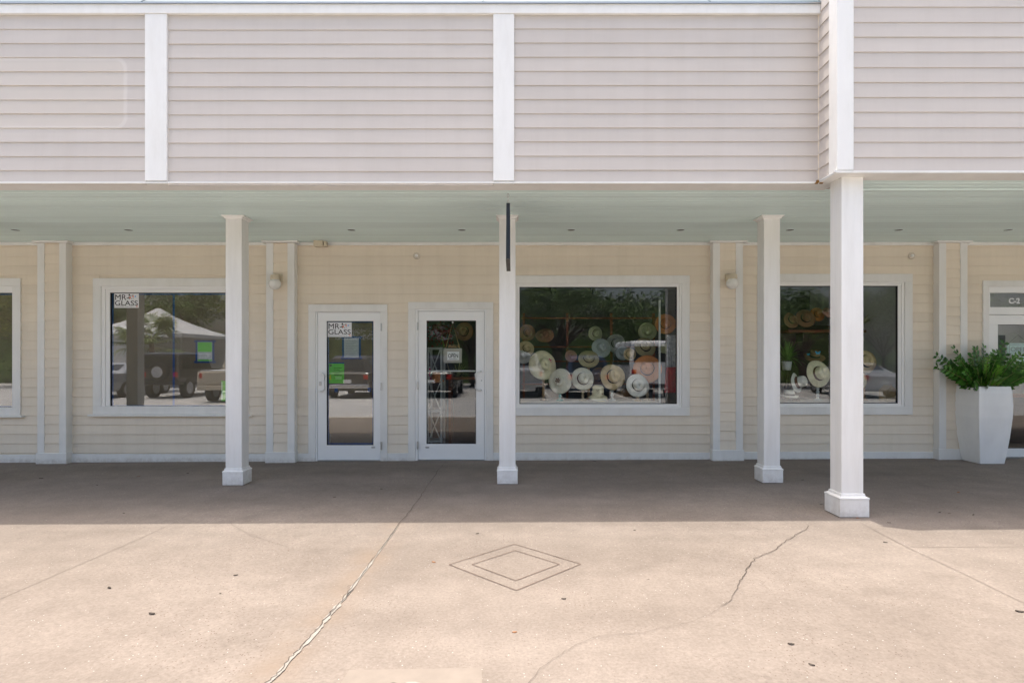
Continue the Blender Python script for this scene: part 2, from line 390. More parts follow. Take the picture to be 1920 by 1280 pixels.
def ghost_siding():
    # siding with the paler ghost of a removed sign panel on it (rounded outline)
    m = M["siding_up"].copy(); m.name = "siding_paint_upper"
    t = m.node_tree; L = t.links.new; b = t.nodes["Principled BSDF"]
    src = b.inputs["Base Color"].links[0].from_socket
    geo = nd(t, "ShaderNodeNewGeometry"); sp = nd(t, "ShaderNodeSeparateXYZ"); L(geo.outputs["Position"], sp.inputs[0])
    cx, cz, hx, hz, rr = -5.63, 3.93, 2.0, 0.325, 0.10
    def mth(op, a, bb=None):
        n = nd(t, "ShaderNodeMath", operation=op)
        for i, q in enumerate((a, bb)):
            if q is None: continue
            if isinstance(q, (int, float)): n.inputs[i].default_value = q
            else: L(q, n.inputs[i])
        return n.outputs[0]
    qx = mth('SUBTRACT', mth('ABSOLUTE', mth('SUBTRACT', sp.outputs[0], cx)), hx - rr)
    qz = mth('SUBTRACT', mth('ABSOLUTE', mth('SUBTRACT', sp.outputs[2], cz)), hz - rr)
    mx_, mz_ = mth('MAXIMUM', qx, 0.0), mth('MAXIMUM', qz, 0.0)
    ln = mth('SQRT', mth('ADD', mth('MULTIPLY', mx_, mx_), mth('MULTIPLY', mz_, mz_)))
    sd = mth('SUBTRACT', ln, rr)
    ins = nd(t, "ShaderNodeMapRange"); L(sd, ins.inputs[0]); ins.inputs[1].default_value = 0.006; ins.inputs[2].default_value = -0.006
    edge = nd(t, "ShaderNodeMapRange"); L(mth('ABSOLUTE', sd), edge.inputs[0]); edge.inputs[1].default_value = 0.024; edge.inputs[2].default_value = 0.010
    m1 = nd(t, "ShaderNodeMix", data_type='RGBA'); L(mth('MULTIPLY', ins.outputs[0], 0.6), m1.inputs[0]); L(src, m1.inputs[6]); m1.inputs[7].default_value = (0.575, 0.52, 0.455, 1)
    m2 = nd(t, "ShaderNodeMix", data_type='RGBA'); L(mth('MULTIPLY', edge.outputs[0], 0.6), m2.inputs[0]); L(m1.outputs[2], m2.inputs[6]); m2.inputs[7].default_value = (0.64, 0.595, 0.545, 1)
    L(m2.outputs[2], b.inputs["Base Color"]); M["siding_paint_upper"] = m
ghost_siding()

# ------------------------------------------------------------------ ground
CURB_Y = 2.35
LOT = -0.15
g = MB(); xs = [-60, -9, -6, -3, 0, 3, 6, 9, 60]
for a, b_ in zip(xs[:-1], xs[1:]):
    g.quad((a, CURB_Y, gz(a)), (b_, CURB_Y, gz(b_)), (b_, 14.0, gz(b_)), (a, 14.0, gz(a)))
pavement = tag(obj("pavement", g, M["pavement_concrete"]), kind="structure")
g = MB().box(-60, 60, CURB_Y - 0.15, CURB_Y - 0.001, LOT - 0.2, 0.0)
tag(obj("kerb", g, M["kerb_concrete"], bevel=0.015), kind="structure")
g = MB().quad((-400, -600, LOT), (400, -600, LOT), (400, CURB_Y - 0.1, LOT), (-400, CURB_Y - 0.1, LOT))
lot = tag(obj("parking_lot", g, M["asphalt"]), kind="structure")
g = MB().quad((-400, 13.9, -0.12), (400, 13.9, -0.12), (400, 600, -0.12), (-400, 600, -0.12))
tag(obj("ground", g, M["asphalt"]), kind="structure")

def ribbon(pts, wid, jit=0.0, sub=1, seed=0, dz=0.004, taper=True, rough=0.0):
    r_ = random.Random(seed); P = []
    for i in range(len(pts) - 1):
        for k in range(sub):
            p = pts[i].lerp(pts[i+1], k / sub)
            if (i or k): p = p + Vector((r_.uniform(-jit, jit), r_.uniform(-jit, jit), 0))
            P.append(p)
    P.append(pts[-1]); mb = MB(); Lf, Rt = [], []
    wl = wr = 1.0
    for i, p in enumerate(P):
        d = P[min(i+1, len(P)-1)] - P[max(i-1, 0)]; d.z = 0; d.normalize(); n = Vector((-d.y, d.x, 0))
        if jit or rough:
            wl = 0.6*wl + 0.4*r_.uniform(0.2, 1.8); wr = 0.6*wr + 0.4*r_.uniform(0.2, 1.8)
        e = 1.0
        if taper: e = min(1.0, 0.15 + min(i, len(P) - 1 - i) / 3.0)
        z = gz(p.x) + dz
        a, b2 = p + n*wid*0.5*wl*e, p - n*wid*0.5*wr*e
        Lf.append((a.x, a.y, z)); Rt.append((b2.x, b2.y, z))
    n = len(P)
    mb.add(Lf + Rt, [(n+i, n+i+1, i+1, i) for i in range(n-1)])
    return mb
main = [gp(*p) for p in ((836,866),(820,884),(800,912),(785,935),(765,962),(745,985),(722,1016),(700,1047),(678,1076),(655,1107),(636,1130),(620,1147),(604,1168),(590,1184),(565,1212),(545,1231),(520,1262),(500,1279),(470,1310))]
obj("crack", ribbon(main, 0.0042, 0.010, 5, 3, 0.008), M["crack_dark"], pavement)
for i_, (a_, b_, w_) in enumerate(((5, 8, .012), (7, 11, .022), (10, 13, .032), (12, 15, .028), (14, 19, .020))):
    obj("crack_filler", ribbon([p + Vector((.006, 0, 0)) for p in main[a_:b_]], w_, 0.0, 9, 11 + i_, 0.004 + .0004*i_, True, 1.0), M["filler"], pavement)
for i_, (q0, q1) in enumerate((((668,1098),(640,1128)), ((650,1100),(659,1098)), ((628,1142),(614,1152)), ((590,1183),(597,1179)))):
    obj("crack", ribbon([gp(*q0), gp(*q1)], 0.008, 0.005, 4, 40 + i_, 0.009), M["crack_dark"], pavement)
rc = [gp(*p) for p in ((1514,987),(1516,991),(1500,1001),(1484,1010),(1470,1020),(1458,1030),(1440,1040),(1414,1049),(1411,1057),(1400,1072),(1394,1085),(1386,1098),(1380,1110),(1366,1131),(1352,1140),(1335,1153),(1290,1170),(1250,1178),(1200,1188),(1150,1191),(1110,1197),(1075,1213),(1045,1231),(1015,1254),(995,1275),(980,1300))]
obj("crack", ribbon(rc[:15], 0.0042, 0.009, 4, 5, 0.006), M["crack_dark"], pavement)
obj("crack", ribbon(rc[14:], 0.0014, 0.005, 4, 6, 0.006), M["crack_dark"], pavement)
obj("crack", ribbon([gp(*p) for p in ((430,974),(440,985),(470,1000),(500,1011),(535,1022),(552,1036))], 0.003, 0.008, 4, 8, 0.006), M["joint_line"], pavement)
obj("crack", ribbon([gp(*p) for p in ((1448,908),(1470,918),(1476,934))], 0.005, 0.008, 3, 9, 0.006), M["joint_line"], pavement)
for i_, ps in enumerate((((1612,982),(1700,1029),(1800,1076),(1930,1140)), ((1700,1029),(1930,1029)), ((-20,1127),(120,1067),(270,1003),(330,975)), ((330,975),(415,930),(460,908),(556,863)))):
    obj("control_joint", ribbon([gp(*p) for p in ps], 0.0042, 0.0, 1, i_, 0.004, False), M["joint_line"], pavement)
for cs in (((965,1020),(1089,1058),(968,1107),(842,1058)), ((966,1032),(1049,1058),(967,1088.5),(885,1058))):
    q = [gp(*p) for p in cs]
    for i in range(4):
        obj("saw_cut", ribbon([q[i], q[(i+1) % 4]], 0.0065, 0.0, 1, i, 0.004 + 0.0005*i, False), M["saw_cut"], pavement)
# patched spot at the front edge of the picture
c0 = gp(752, 1300)
def blob(c, rx, ry, z, n=28, jit=0.12, seed=1):
    r_ = random.Random(seed)
    return MB().poly([(c.x + rx*(1 + r_.uniform(-jit, jit))*math.cos(2*math.pi*i/n), c.y + ry*(1 + r_.uniform(-jit, jit))*math.sin(2*math.pi*i/n), gz(c.x) + z) for i in range(n)])
pa, pb = gp(655, 1256), gp(903, 1252)
obj("stain", MB().poly([(pa.x, pa.y, .003), (pa.x - .03, CURB_Y + .02, .003), (pb.x + .03, CURB_Y + .02, .003), (pb.x, pb.y, .003)]), M["stain_sand"], pavement)
obj("patch_rim", blob(c0 + Vector((0.03, 0.0, 0)), 0.17, 0.085, 0.006, 30, 0.1, 4), M["filler"], pavement)
obj("patch", blob(c0 + Vector((-0.01, 0, 0)), 0.13, 0.075, 0.010, 30, 0.16, 5), M["patch_dark"], pavement)

# ------------------------------------------------------------------ building
B = empty("shop_building", (0, D, 0))
tag(B, "beige clapboard shopping arcade with white trim, mint porch ceiling and square porch columns", "building")
ROW = 0.1325
# clapboard: one unit-long mesh shared by all boards
cb = MB()
prof = [(0.0, 0.0), (-0.0165, 0.0), (-0.018, 0.003), (-0.0045, ROW + 0.008), (0.0, ROW + 0.008)]
cb.loft([[(0, y, z) for y, z in prof], [(1, y, z) for y, z in prof]])
CB_LOW = cb.mesh("clapboard", M["siding_paint"])
cb = MB(); prof = [(0.0, 0.0), (-0.0125, 0.0), (-0.014, 0.003), (-0.0040, ROW + 0.008), (0.0, ROW + 0.008)]
cb.loft([[(0, y, z) for y, z in prof], [(1, y, z) for y, z in prof]])
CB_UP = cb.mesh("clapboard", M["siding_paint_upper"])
def clap_rows(parent, me, x0, x1, y, z0, z1, openings=(), rotz=0.0, zphase=None):
    z = z0 if zphase is None else zphase
    while z < z1 - 0.01:
        segs = [(x0, x1)]
        for (a, b_, c, d) in openings:
            if z + ROW > c and z < d:
                segs = [q for s_ in segs for q in ((s_[0], min(s_[1], a)), (max(s_[0], b_), s_[1])) if q[1] - q[0] > 0.01]
        sz = min(1.0, (z1 - z) / (ROW + 0.008))
        for a, b_ in segs:
            o = inst("clapboard", me, parent, (a if not rotz else x0, y if not rotz else y - (a - x0), z + rnd.uniform(-.0022, .0022)),
                     (rnd.uniform(-.006, .006), rnd.uniform(-.0006, .0006), rotz), (b_ - a, 1, sz))
        z += ROW

CEIL = 3.086
# ---- storefront wall with its openings (casing outer rectangles, in metres)
def rect(l, r, t, b): return (wx(l), wx(r), wz(b), wz(t))
W1 = rect(-250, 41.5, 522, 778); W2 = rect(177, 467, 522, 776)
D1 = (wx(579.5), wx(727), -0.05, wz(571)); D2 = (wx(766), wx(925), -0.05, wz(566.5))
W3 = rect(951, 1292, 517, 779); W4 = rect(1419, 1708.5, 514, 777)
D3 = (wx(1840), wx(1840) + 1.25, -0.05, wz(526.5))
OPEN = [W1, W2, D1, D2, W3, W4, D3]
ins = 0.075
holes = [(a + ins, b_ - ins, c + ins if c > 0.2 else -0.1, d - ins) for a, b_, c, d in OPEN]
wall = MB(); XL, XR = -12.0, 12.5
xcuts = sorted(set([XL, XR] + [h[0] for h in holes] + [h[1] for h in holes]))
for a, b_ in zip(xcuts[:-1], xcuts[1:]):
    h = [q for q in holes if q[0] <= a + 1e-6 and q[1] >= b_ - 1e-6]
    if not h: wall.box(a, b_, D, D + 0.12, -0.2, CEIL + 0.02)
    else:
        if h[0][2] > 0: wall.box(a, b_, D, D + 0.12, -0.2, h[0][2])
        wall.box(a, b_, D, D + 0.12, h[0][3], CEIL + 0.02)
wall_o = obj("storefront_wall", wall, M["siding_paint"], B)
PIL = [(72, 126), (500, 553), (1336, 1392), (1759, 1812)]
YP = D - 0.11
pil = [(wx(a, YP), wx(b_, YP)) for a, b_ in PIL]
pil = [(-10.2, -9.8)] + pil + [(9.4, 9.8)]
zb = wz(848)     # top of the baseboard
row0 = zb - 0.004
clap_open = holes + [(a, b_, -1, 9) for a, b_ in pil]
clap_rows(wall_o, CB_LOW, -9.0, 9.3, D - 0.001, row0, CEIL - 0.035, clap_open)
# baseboards between doors and pilasters, crown strip under the ceiling
stops = sorted([(a, b_) for a, b_ in pil] + [(D1[0], D1[1]), (D2[0], D2[1]), (D3[0], D3[1])])
edges = [XL] + [q for s_ in stops for q in s_] + [XR]
for a, b_ in zip(edges[::2], edges[1::2]):
    zt = zb + gz((a + b_) / 2) * 0.7
    obj("baseboard", MB().box(a + .001, b_ - .001, D - 0.030, D - 0.002, -0.08, zt), M["white_paint"], wall_o, bevel=0.004)
for a, b_ in zip([XL] + [p[1] for p in pil], [p[0] for p in pil] + [XR]):
    obj("crown_strip", MB().box(a + .001, b_ - .001, D - 0.045, D - 0.002, CEIL - 0.045, CEIL - 0.001), M["white_paint"], wall_o, bevel=0.006)
# pilasters
for i, (a, b_) in enumerate(pil):
    z0 = gz(a)
    bw = 0.098
    po = empty("pilaster", ((a + b_) / 2, YP, z0), B)
    for xa in (a, b_ - bw):
        obj("corner_board", MB().box(xa, xa + bw, YP - 0.022, YP + 0.01, z0 + 0.15, CEIL - 0.03), M["white_paint"], po, bevel=0.003)
        xs_ = a + 0.001 if xa == a else b_ - 0.025
        obj("side_board", MB().box(xs_, xs_ + 0.024, YP + 0.0105, D - 0.001, z0 + 0.15, CEIL - 0.03), M["white_paint"], po, bevel=0.003)
    obj("core", MB().box(a + bw - .02, b_ - bw + .02, YP, D - .002, z0, CEIL - .002), M["siding_paint"], po)
    zz = z0 + 0.15 - (0.15 % ROW) * 0
    while zz < CEIL - 0.03:
        inst("clapboard", CB_LOW, po, (a + bw, YP - 0.0005, zz + rnd.uniform(-.002, .002)), (0, 0, 0), (b_ - a - 2*bw, 1, min(1, (CEIL - .03 - zz) / (ROW + .008))))
        zz += ROW
    obj("plinth", MB().box(a - 0.012, b_ + 0.012, YP - 0.034, D - 0.001, z0 - 0.08, z0 + 0.15), M["white_paint"], po, bevel=0.004)
    obj("cap", MB().box(a - 0.05, b_ + 0.05, YP - 0.06, D - 0.001, CEIL - 0.029, CEIL - 0.001), M["white_paint"], po, bevel=0.005)

# ---- windows
GY = D + 0.012
def ring_boards(mb, o, i_, y0, y1):
    (a, b_, c, d), (e, f, g_, h) = o, i_
    mb.box(a, b_, y0, y1, h, d); mb.box(a, b_, y0, y1, c, g_)
    mb.box(a, e, y0 + .0015, y1, g_, h); mb.box(f, b_, y0 + .0015, y1, g_, h)
def window(name, cas, gl, sill=False, paper=False):
    cas_w = 0.115
    inner = (cas[0] + cas_w, cas[1] - cas_w, cas[2] + cas_w, cas[3] - cas_w)
    mb = MB(); ring_boards(mb, cas, inner, D - 0.036, D - 0.001)
    wo = obj(name, mb, M["white_paint"], B, origin=((cas[0]+cas[1])/2, D, cas[2]), bevel=0.004)
    mid = tuple((p * 0.55 + q * 0.45) for p, q in zip(inner, gl))
    mb = MB(); ring_boards(mb, inner, mid, D - 0.024, D + 0.03); obj("frame", mb, M["window_vinyl"], wo, bevel=0.003)
    mb = MB(); ring_boards(mb, mid, gl, D - 0.012, D + 0.03); obj("sash", mb, M["window_vinyl"], wo, bevel=0.003)
    e = 0.010
    mb = MB(); ring_boards(mb, gl, (gl[0]+e, gl[1]-e, gl[2]+e, gl[3]-e), D - 0.002, D + 0.028); obj("gasket", mb, M["gasket"], wo)
    obj("pane", MB().box(gl[0]+e*.5, gl[1]-e*.5, GY, GY + 0.006, gl[2]+e*.5, gl[3]-e*.5), M["coated_glass" if paper else "pane_glass"], wo)
    if sill:
        obj("sill", MB().box(cas[0] - 0.05, cas[1] + 0.05, D - 0.075, D - 0.001, cas[2] - 0.028, cas[2] - 0.001), M["white_paint"], wo, bevel=0.005)
    if paper:
        obj("paper_covering", MB().box(gl[0], gl[1], GY + 0.02, GY + 0.026, gl[2], gl[3]), M["kraft_paper"], wo)
    return wo
G1 = rect(-235, 25, 549, 764); G2 = rect(207, 437, 548.6, 762.5)
G3 = rect(974, 1269, 538, 757); G4 = rect(1445, 1683, 536, 756)
w1 = window("display_window", W1, G1, True, True)
w2 = window("display_window", W2, G2, True, True)
w3 = window("display_window", W3, G3)
w4 = window("display_window", W4, G4)
YT = GY + 0.0095     # tape and notices sit just behind the pane
def tape(parent, x0, x1, z0, z1): return obj("tape_strip", MB().box(x0, x1, YT, YT + 0.001, z0, z1), M["blue_tape"], parent)
for wo, gl in ((w1, G1), (w2, G2)):
    tape(wo, gl[0], gl[0] + .032, gl[2], gl[3]); tape(wo, gl[1] - .032, gl[1], gl[2], gl[3])
    tape(wo, gl[0] + .0325, gl[1] - .0325, gl[3] - .030, gl[3]); tape(wo, gl[0] + .0325, gl[1] - .0325, gl[2], gl[2] + .024)
tape(w2, wx(322), wx(326), G2[2] + .025, G2[3] - .031)

# ---- doors
def hinge(parent, x, z): obj("hinge", MB().tube([(x, D - 0.048, z - .055), (x, D - 0.048, z + .055)], 0.011, 10), M["steel"], parent, smooth=False)
def door(cas, slab, gl, hinge_left, paper=False, cw=0.10, bottom=None, transom=None):
    zf = gz((cas[0] + cas[1]) / 2)
    mb = MB()
    mb.box(cas[0], cas[0] + cw, D - 0.036, D - .001, zf - .05, cas[3] - cw); mb.box(cas[1] - cw, cas[1], D - 0.036, D - .001, zf - .05, cas[3] - cw)
    mb.box(cas[0], cas[1], D - 0.0375, D - .001, cas[3] - cw, cas[3])
    do = obj("shop_door", mb, M["white_paint"], B, origin=((cas[0]+cas[1])/2, D, zf), bevel=0.004)
    a, b_ = cas[0] + cw, cas[1] - cw; t = cas[3] - cw
    mb = MB(); mb.box(a, slab[0] - .004, D - .022, D + .06, zf - .05, t); mb.box(slab[1] + .004, b_, D - .022, D + .06, zf - .05, t)
    mb.box(slab[0] - .004, slab[1] + .004, D - .022, D + .06, slab[3] + .004 if not transom else transom[3], t)
    if transom:
        mb.box(slab[0] - .004, slab[1] + .004, D - .022, D + .06, slab[3] + .006, transom[2])
        mb.box(slab[0] - .004, transom[0], D - .021, D + .06, transom[2], transom[3]); mb.box(transom[1], slab[1] + .004, D - .021, D + .06, transom[2], transom[3])
    obj("jamb", mb, M["door_metal"], do, bevel=0.003)
    z0 = zf + 0.012
    mb = MB(); ring_boards(mb, (slab[0], slab[1], z0, slab[3]), gl, D - 0.016, D + 0.03)
    obj("leaf", mb, M["door_metal"], do, bevel=0.003)
    obj("threshold", MB().box(slab[0] - .003, slab[1] + .003, D - .03, D + .06, zf - .02, zf + .008), M["steel"], do)
    e = 0.007
    mb = MB(); ring_boards(mb, gl, (gl[0]+e, gl[1]-e, gl[2]+e, gl[3]-e), D - 0.008, D + 0.028); obj("gasket", mb, M["gasket"], do)
    obj("pane", MB().box(gl[0]+e*.5, gl[1]-e*.5, GY, GY + .006, gl[2]+e*.5, gl[3]-e*.5), M["coated_glass" if paper else "pane_glass"], do)
    hx = slab[0] - .002 if hinge_left else slab[1] + .002
    for k in (0.10, 0.5, 0.90): hinge(do, hx, z0 + (slab[3] - z0) * k)
    if paper:
        obj("paper_covering", MB().box(gl[0] - .01, gl[1] + .01, GY + .02, GY + .026, gl[2] - .01, gl[3] + .01), M["kraft_paper"], do)
        tape(do, gl[0], gl[0] + .022, gl[2], gl[3]); tape(do, gl[1] - .022, gl[1], gl[2], gl[3])
        tape(do, gl[0] + .0225, gl[1] - .0225, gl[3] - .022, gl[3]); tape(do, gl[0] + .0225, gl[1] - .0225, gl[2], gl[2] + .028)
    return do
S1 = (wx(596.5), wx(716), 0, wz(586)); GL1 = rect(613, 700.6, 602, 834)
S2 = (wx(784.5), wx(908), 0, wz(584)); GL2 = rect(800, 892.6, 601, 831.5)
d1 = door(D1, S1, GL1, False, True)
d2 = door(D2, S2, GL2, True)
tr = (wx(1854.4), wx(1854.4) + 1.05, wz(576), wz(549))
S3 = (wx(1853.5), wx(1853.5) + 1.06, 0, wz(590.5)); GL3 = (wx(1869.7), wx(1869.7) + 0.82, wz(840), wz(608.7))
d3 = door(D3, S3, GL3, False, cw=0.085, transom=tr)
obj("pane", MB().box(tr[0], tr[1], GY, GY + .006, tr[2], tr[3]), M["pane_glass"], d3)
def pull(parent, x, z0, z1, off):
    y = D - 0.016
    pts = [(x + off, y, z1), (x + off*.9, y - .03, z1), (x + off*.5, y - .058, z1 - .004), (x, y - .06, z1 - .035), (x, y - .06, z0 + .035), (x + off*.5, y - .058, z0 + .004), (x + off*.9, y - .03, z0), (x + off, y, z0)]
    obj("pull_handle", MB().tube(pts, 0.0125, 10), M["handle_white"], parent, smooth=True)
pull(d1, wx(612), wz(733), wz(699), -0.075)
pull(d2, wx(892), wz(731), wz(696), 0.075)
obj("lock", MB().box(wx(599), wx(603.5), D - .022, D - .015, wz(723), wz(715)), M["steel"], d1, bevel=0.002)
obj("lock", MB().box(wx(902), wx(904), D - .020, D - .015, wz(714.5), wz(711.5)), M["steel"], d2)
obj("push_bar", MB().tube([(GL2[0] + .02, GY + .06, wz(695.5)), (GL2[1] - .01, GY + .06, wz(695.5))], 0.011, 8), M["handle_white"], d2)
for do, px in ((d1, 697), (d2, 798)):
    obj("maker_plate", MB().box(wx(px), wx(px + 7), D - .0185, D - .0155, wz(839.5), wz(836.5)), M["steel"], do)

# ---- porch columns
def column(x, yc, wid, base, bh, label=None, cap=True):
    z0 = gz(x); h = wid / 2
    co = obj("porch_column", MB().box(x-h, x+h, yc-h, yc+h, z0 + .02, CEIL - .001), M["column_paint"], B, origin=(x, yc, z0), bevel=0.006)
    b_ = base / 2
    mb = MB(); sq = lambda r, z: [(x-r, yc-r, z), (x+r, yc-r, z), (x+r, yc+r, z), (x-r, yc+r, z)]
    mb.loft([sq(b_, z0 + .006), sq(b_, z0 + bh), sq(b_ + .004, z0 + bh + .001), sq(b_ + .003, z0 + bh + .012), sq(h + .012, z0 + bh + .024), sq(h + .008, z0 + bh + .045), sq(h + .0005, z0 + bh + .047)])
    obj("base", mb, M["column_paint"], co, bevel=0.003)
    if cap:
        mb = MB(); mb.loft([sq(h + .0008, CEIL - .042), sq(h + .012, CEIL - .038), sq(h + .018, CEIL - .020), sq(h + .034, CEIL - .016), sq(h + .034, CEIL - .002)])
        obj("cap", mb, M["white_paint"], co, bevel=0.002)
    if label: co["label"] = label
    return co
YC = 6.97
for x in (-9.4, -6.33, wx(437.5, 6.87), wx(951.3, 6.87), wx(1448, 6.87)): column(x, YC, 0.188, 0.235, 0.15)
column(3.075, 5.502, 0.198, 0.264, 0.165, "scuffed larger white column at the front corner", False)
column(6.25, 5.502, 0.198, 0.264, 0.165, None, False)

# ---- porch ceiling of narrow beaded boards
ceil_o = obj("porch_ceiling", MB().box(XL, XR, 5.835, D + .1, CEIL + .012, CEIL + .05).box(3.095, XR, 5.505, 5.8345, CEIL + .012, CEIL + .05), M["ceiling_paint"], B)
cbm = MB(); bw = 0.100
pr = [(0.0, 0.0115), (0.0, 0.0075), (0.010, 0.0), (bw - .004, 0.0), (bw - .0025, 0.003), (bw - .0025, 0.0115)]
cbm.loft([[(0, y, z) for y, z in pr][::-1], [(1, y, z) for y, z in pr][::-1]])
cme = cbm.mesh("ceiling_board", M["ceiling_paint"])
LX = [29, 241, 450, 659, 866, 1071, 1276, 1481, 1685, 1890]
LY = EYE_L = (CEIL - EYE) * F / (HY - 431)
y = 5.84
while y < D - 0.04:
    inst("ceiling_board", cme, ceil_o, (XL, y, CEIL), (0, 0, 0), (XR - XL, 1, 1)); y += bw
y = 5.505
while y < 5.84 - bw * .5:
    inst("ceiling_board", cme, ceil_o, (3.1, y, CEIL), (0, 0, 0), (XR - 3.1, 1, 1)); y += bw

# ---- upper walls
UY, RY, CX = 5.63, 5.30, 2.89
UB = 3.102
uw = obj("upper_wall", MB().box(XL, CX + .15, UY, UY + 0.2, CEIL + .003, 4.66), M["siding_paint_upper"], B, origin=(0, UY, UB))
VB = [(-6.55, -6.345), (wx(275.6, UY), wx(316.5, UY)), (wx(925, UY), wx(964, UY))]
FR = 4.664
for a, b_ in VB:
    obj("trim_board", MB().box(a, b_, UY - 0.034, UY - .001, UB + .001, FR - .001), M["white_paint"], uw, bevel=0.003)
segs = [(XL + 3, VB[0][0]), (VB[0][1], VB[1][0]), (VB[1][1], VB[2][0]), (VB[2][1], CX - .016)]
ph = wz(320.5, UY) - ROW
for k, (a, b_) in enumerate(segs):
    off = (0.0, 0.0, -0.008, 0.004)[k]
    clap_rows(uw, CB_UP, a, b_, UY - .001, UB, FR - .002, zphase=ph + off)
obj("inside_corner", MB().box(CX - .016, CX - .001, UY - .016, UY - .001, UB, FR), M["siding_paint"], uw)
obj("drip_ledge", MB().add([(XL, UY - .028, UB - .018), (CX - .002, UY - .028, UB - .018), (CX - .002, UY - .028, UB - .006), (XL, UY - .028, UB - .006), (XL, UY - .001, UB), (CX - .002, UY - .001, UB), (XL, UY - .001, UB - .018), (CX - .002, UY - .001, UB - .018)],
    [(0,1,2,3),(3,2,5,4),(0,6,7,1),(0,3,4,6),(1,7,5,2),(4,5,7,6)]), M["white_paint"], uw)
obj("soffit_trim", MB().box(XL, CX + .15, UY - .026, UY + .205, CEIL - .006, CEIL + .0025), M["white_paint"], uw)
obj("fascia_board", MB().box(XL, CX - .001, UY - .042, UY + .2, FR, 4.752), M["white_paint"], uw, bevel=0.003)
def roof_prism(x0, x1, y0, z0, y1=9.6, t=.84):
    return MB().loft([[(x, y0, z0), (x, y0, z0 + .012), (x, y1, z0 + .012 + (y1 - y0)*t), (x, y1 + .3, z0 + .012 + (y1 - y0)*t), (x, y1 + .3, z0)] for x in (x0, x1)])
roof = obj("roof", roof_prism(XL, CX - .004, 5.578, 4.7525), M["roof_metal"], B, origin=(0, 5.5, 4.73))
for x in (-7.5, wx(267, 5.6), wx(905, 5.6), wx(1330, 5.6)):
    obj("roof_seam", MB().loft([[(x + dx, 5.580 + q, 4.766 + q*.84), (x + dx, 5.580 + q, 4.766 + q*.84 + .008), (x + dx + .006, 5.580 + q, 4.766 + q*.84 + .008), (x + dx + .006, 5.580 + q, 4.766 + q*.84)] for q, dx in ((0, 0), (3.9, 0))]), M["roof_metal"], roof)
obj("drip_edge", MB().box(XL, CX - .004, 5.572, 5.5775, 4.748, 4.757), M["steel"], roof)
# right-hand projecting bay
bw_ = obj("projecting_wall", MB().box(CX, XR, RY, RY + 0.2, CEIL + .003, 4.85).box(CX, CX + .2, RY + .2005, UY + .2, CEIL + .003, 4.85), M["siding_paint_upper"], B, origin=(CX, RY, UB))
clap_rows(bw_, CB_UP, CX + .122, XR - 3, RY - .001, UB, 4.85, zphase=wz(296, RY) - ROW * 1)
obj("corner_board", MB().box(CX - .024, CX + .122, RY - .026, RY - .001, UB + .001, 4.85), M["white_paint"], bw_, bevel=0.003)
obj("corner_board", MB().box(CX - .024, CX - .001, RY - .0008, RY + .115, UB + .001, 4.85), M["white_paint"], bw_, bevel=0.003)
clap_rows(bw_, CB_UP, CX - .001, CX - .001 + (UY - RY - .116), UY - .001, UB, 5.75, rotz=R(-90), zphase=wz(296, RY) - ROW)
obj("drip_ledge", MB().add([(CX - .05, RY - .028, UB - .018), (XR, RY - .028, UB - .018), (XR, RY - .028, UB - .006), (CX - .05, RY - .028, UB - .006), (CX - .05, RY - .001, UB), (XR, RY - .001, UB), (CX - .05, RY - .001, UB - .018), (XR, RY - .001, UB - .018)],
    [(0,1,2,3),(3,2,5,4),(0,6,7,1),(0,3,4,6),(1,7,5,2),(4,5,7,6)]), M["white_paint"], bw_)
obj("drip_ledge", MB().box(CX - .03, CX - .001, RY, UY - .03, UB - .018, UB - .002), M["white_paint"], bw_)
obj("soffit_trim", MB().box(CX - .03, XR, RY - .027, RY + .205, CEIL - .008, CEIL + .0028).box(CX - .03, CX + .205, RY + .2052, UY - .0265, CEIL - .0075, CEIL + .0028), M["white_paint"], bw_)
obj("roof_slope", roof_prism(CX, XR, RY - .005, 4.855), M["roof_metal"], bw_)
rr_ = MB()
for (x, y_, z, s_) in ((CX - .03, UY - .05, UB - .014, .02), (CX - .05, UY - .045, UB - .026, .012), (CX - .012, UY - .06, UB - .03, .014), (CX - .045, UY - .06, UB - .004, .010)):
    rr_.box(x - s_, x + s_, y_ - s_*.6, y_ + s_*.6, z - s_*.35, z + s_*.35)
obj("rusted_flashing", rr_, M["rust"], bw_)
# the rest of the shell: end walls and back, so the building is closed
obj("back_wall", MB().box(XL, XR, 13.9, 14.0, -0.2, 5.5).box(XL - .1, XL, D, 14, -.2, 5.5).box(XR, XR + .1, D, 14, -.2, 5.5).box(XL, XR, 9.4, 13.89, 5.3, 5.4), M["siding_paint"], B)

# ------------------------------------------------------------------ shop interiors
XA, XB, XC = wx(745), wx(1722), 9.5
def st(name, mb, m): return tag(obj(name, mb, m), kind="structure")
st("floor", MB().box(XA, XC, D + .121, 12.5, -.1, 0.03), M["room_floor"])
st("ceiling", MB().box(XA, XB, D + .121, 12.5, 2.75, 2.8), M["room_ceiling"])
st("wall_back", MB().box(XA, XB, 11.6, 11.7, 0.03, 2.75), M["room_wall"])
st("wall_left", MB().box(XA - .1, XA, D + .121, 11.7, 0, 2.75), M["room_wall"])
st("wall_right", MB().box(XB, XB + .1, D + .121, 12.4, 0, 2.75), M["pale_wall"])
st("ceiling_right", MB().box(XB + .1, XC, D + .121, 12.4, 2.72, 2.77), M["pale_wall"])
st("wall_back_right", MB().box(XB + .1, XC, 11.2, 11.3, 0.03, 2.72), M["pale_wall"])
st("wall_end_right", MB().box(XC, XC + .1, D + .121, 12.4, 0.03, 2.72), M["pale_wall"])
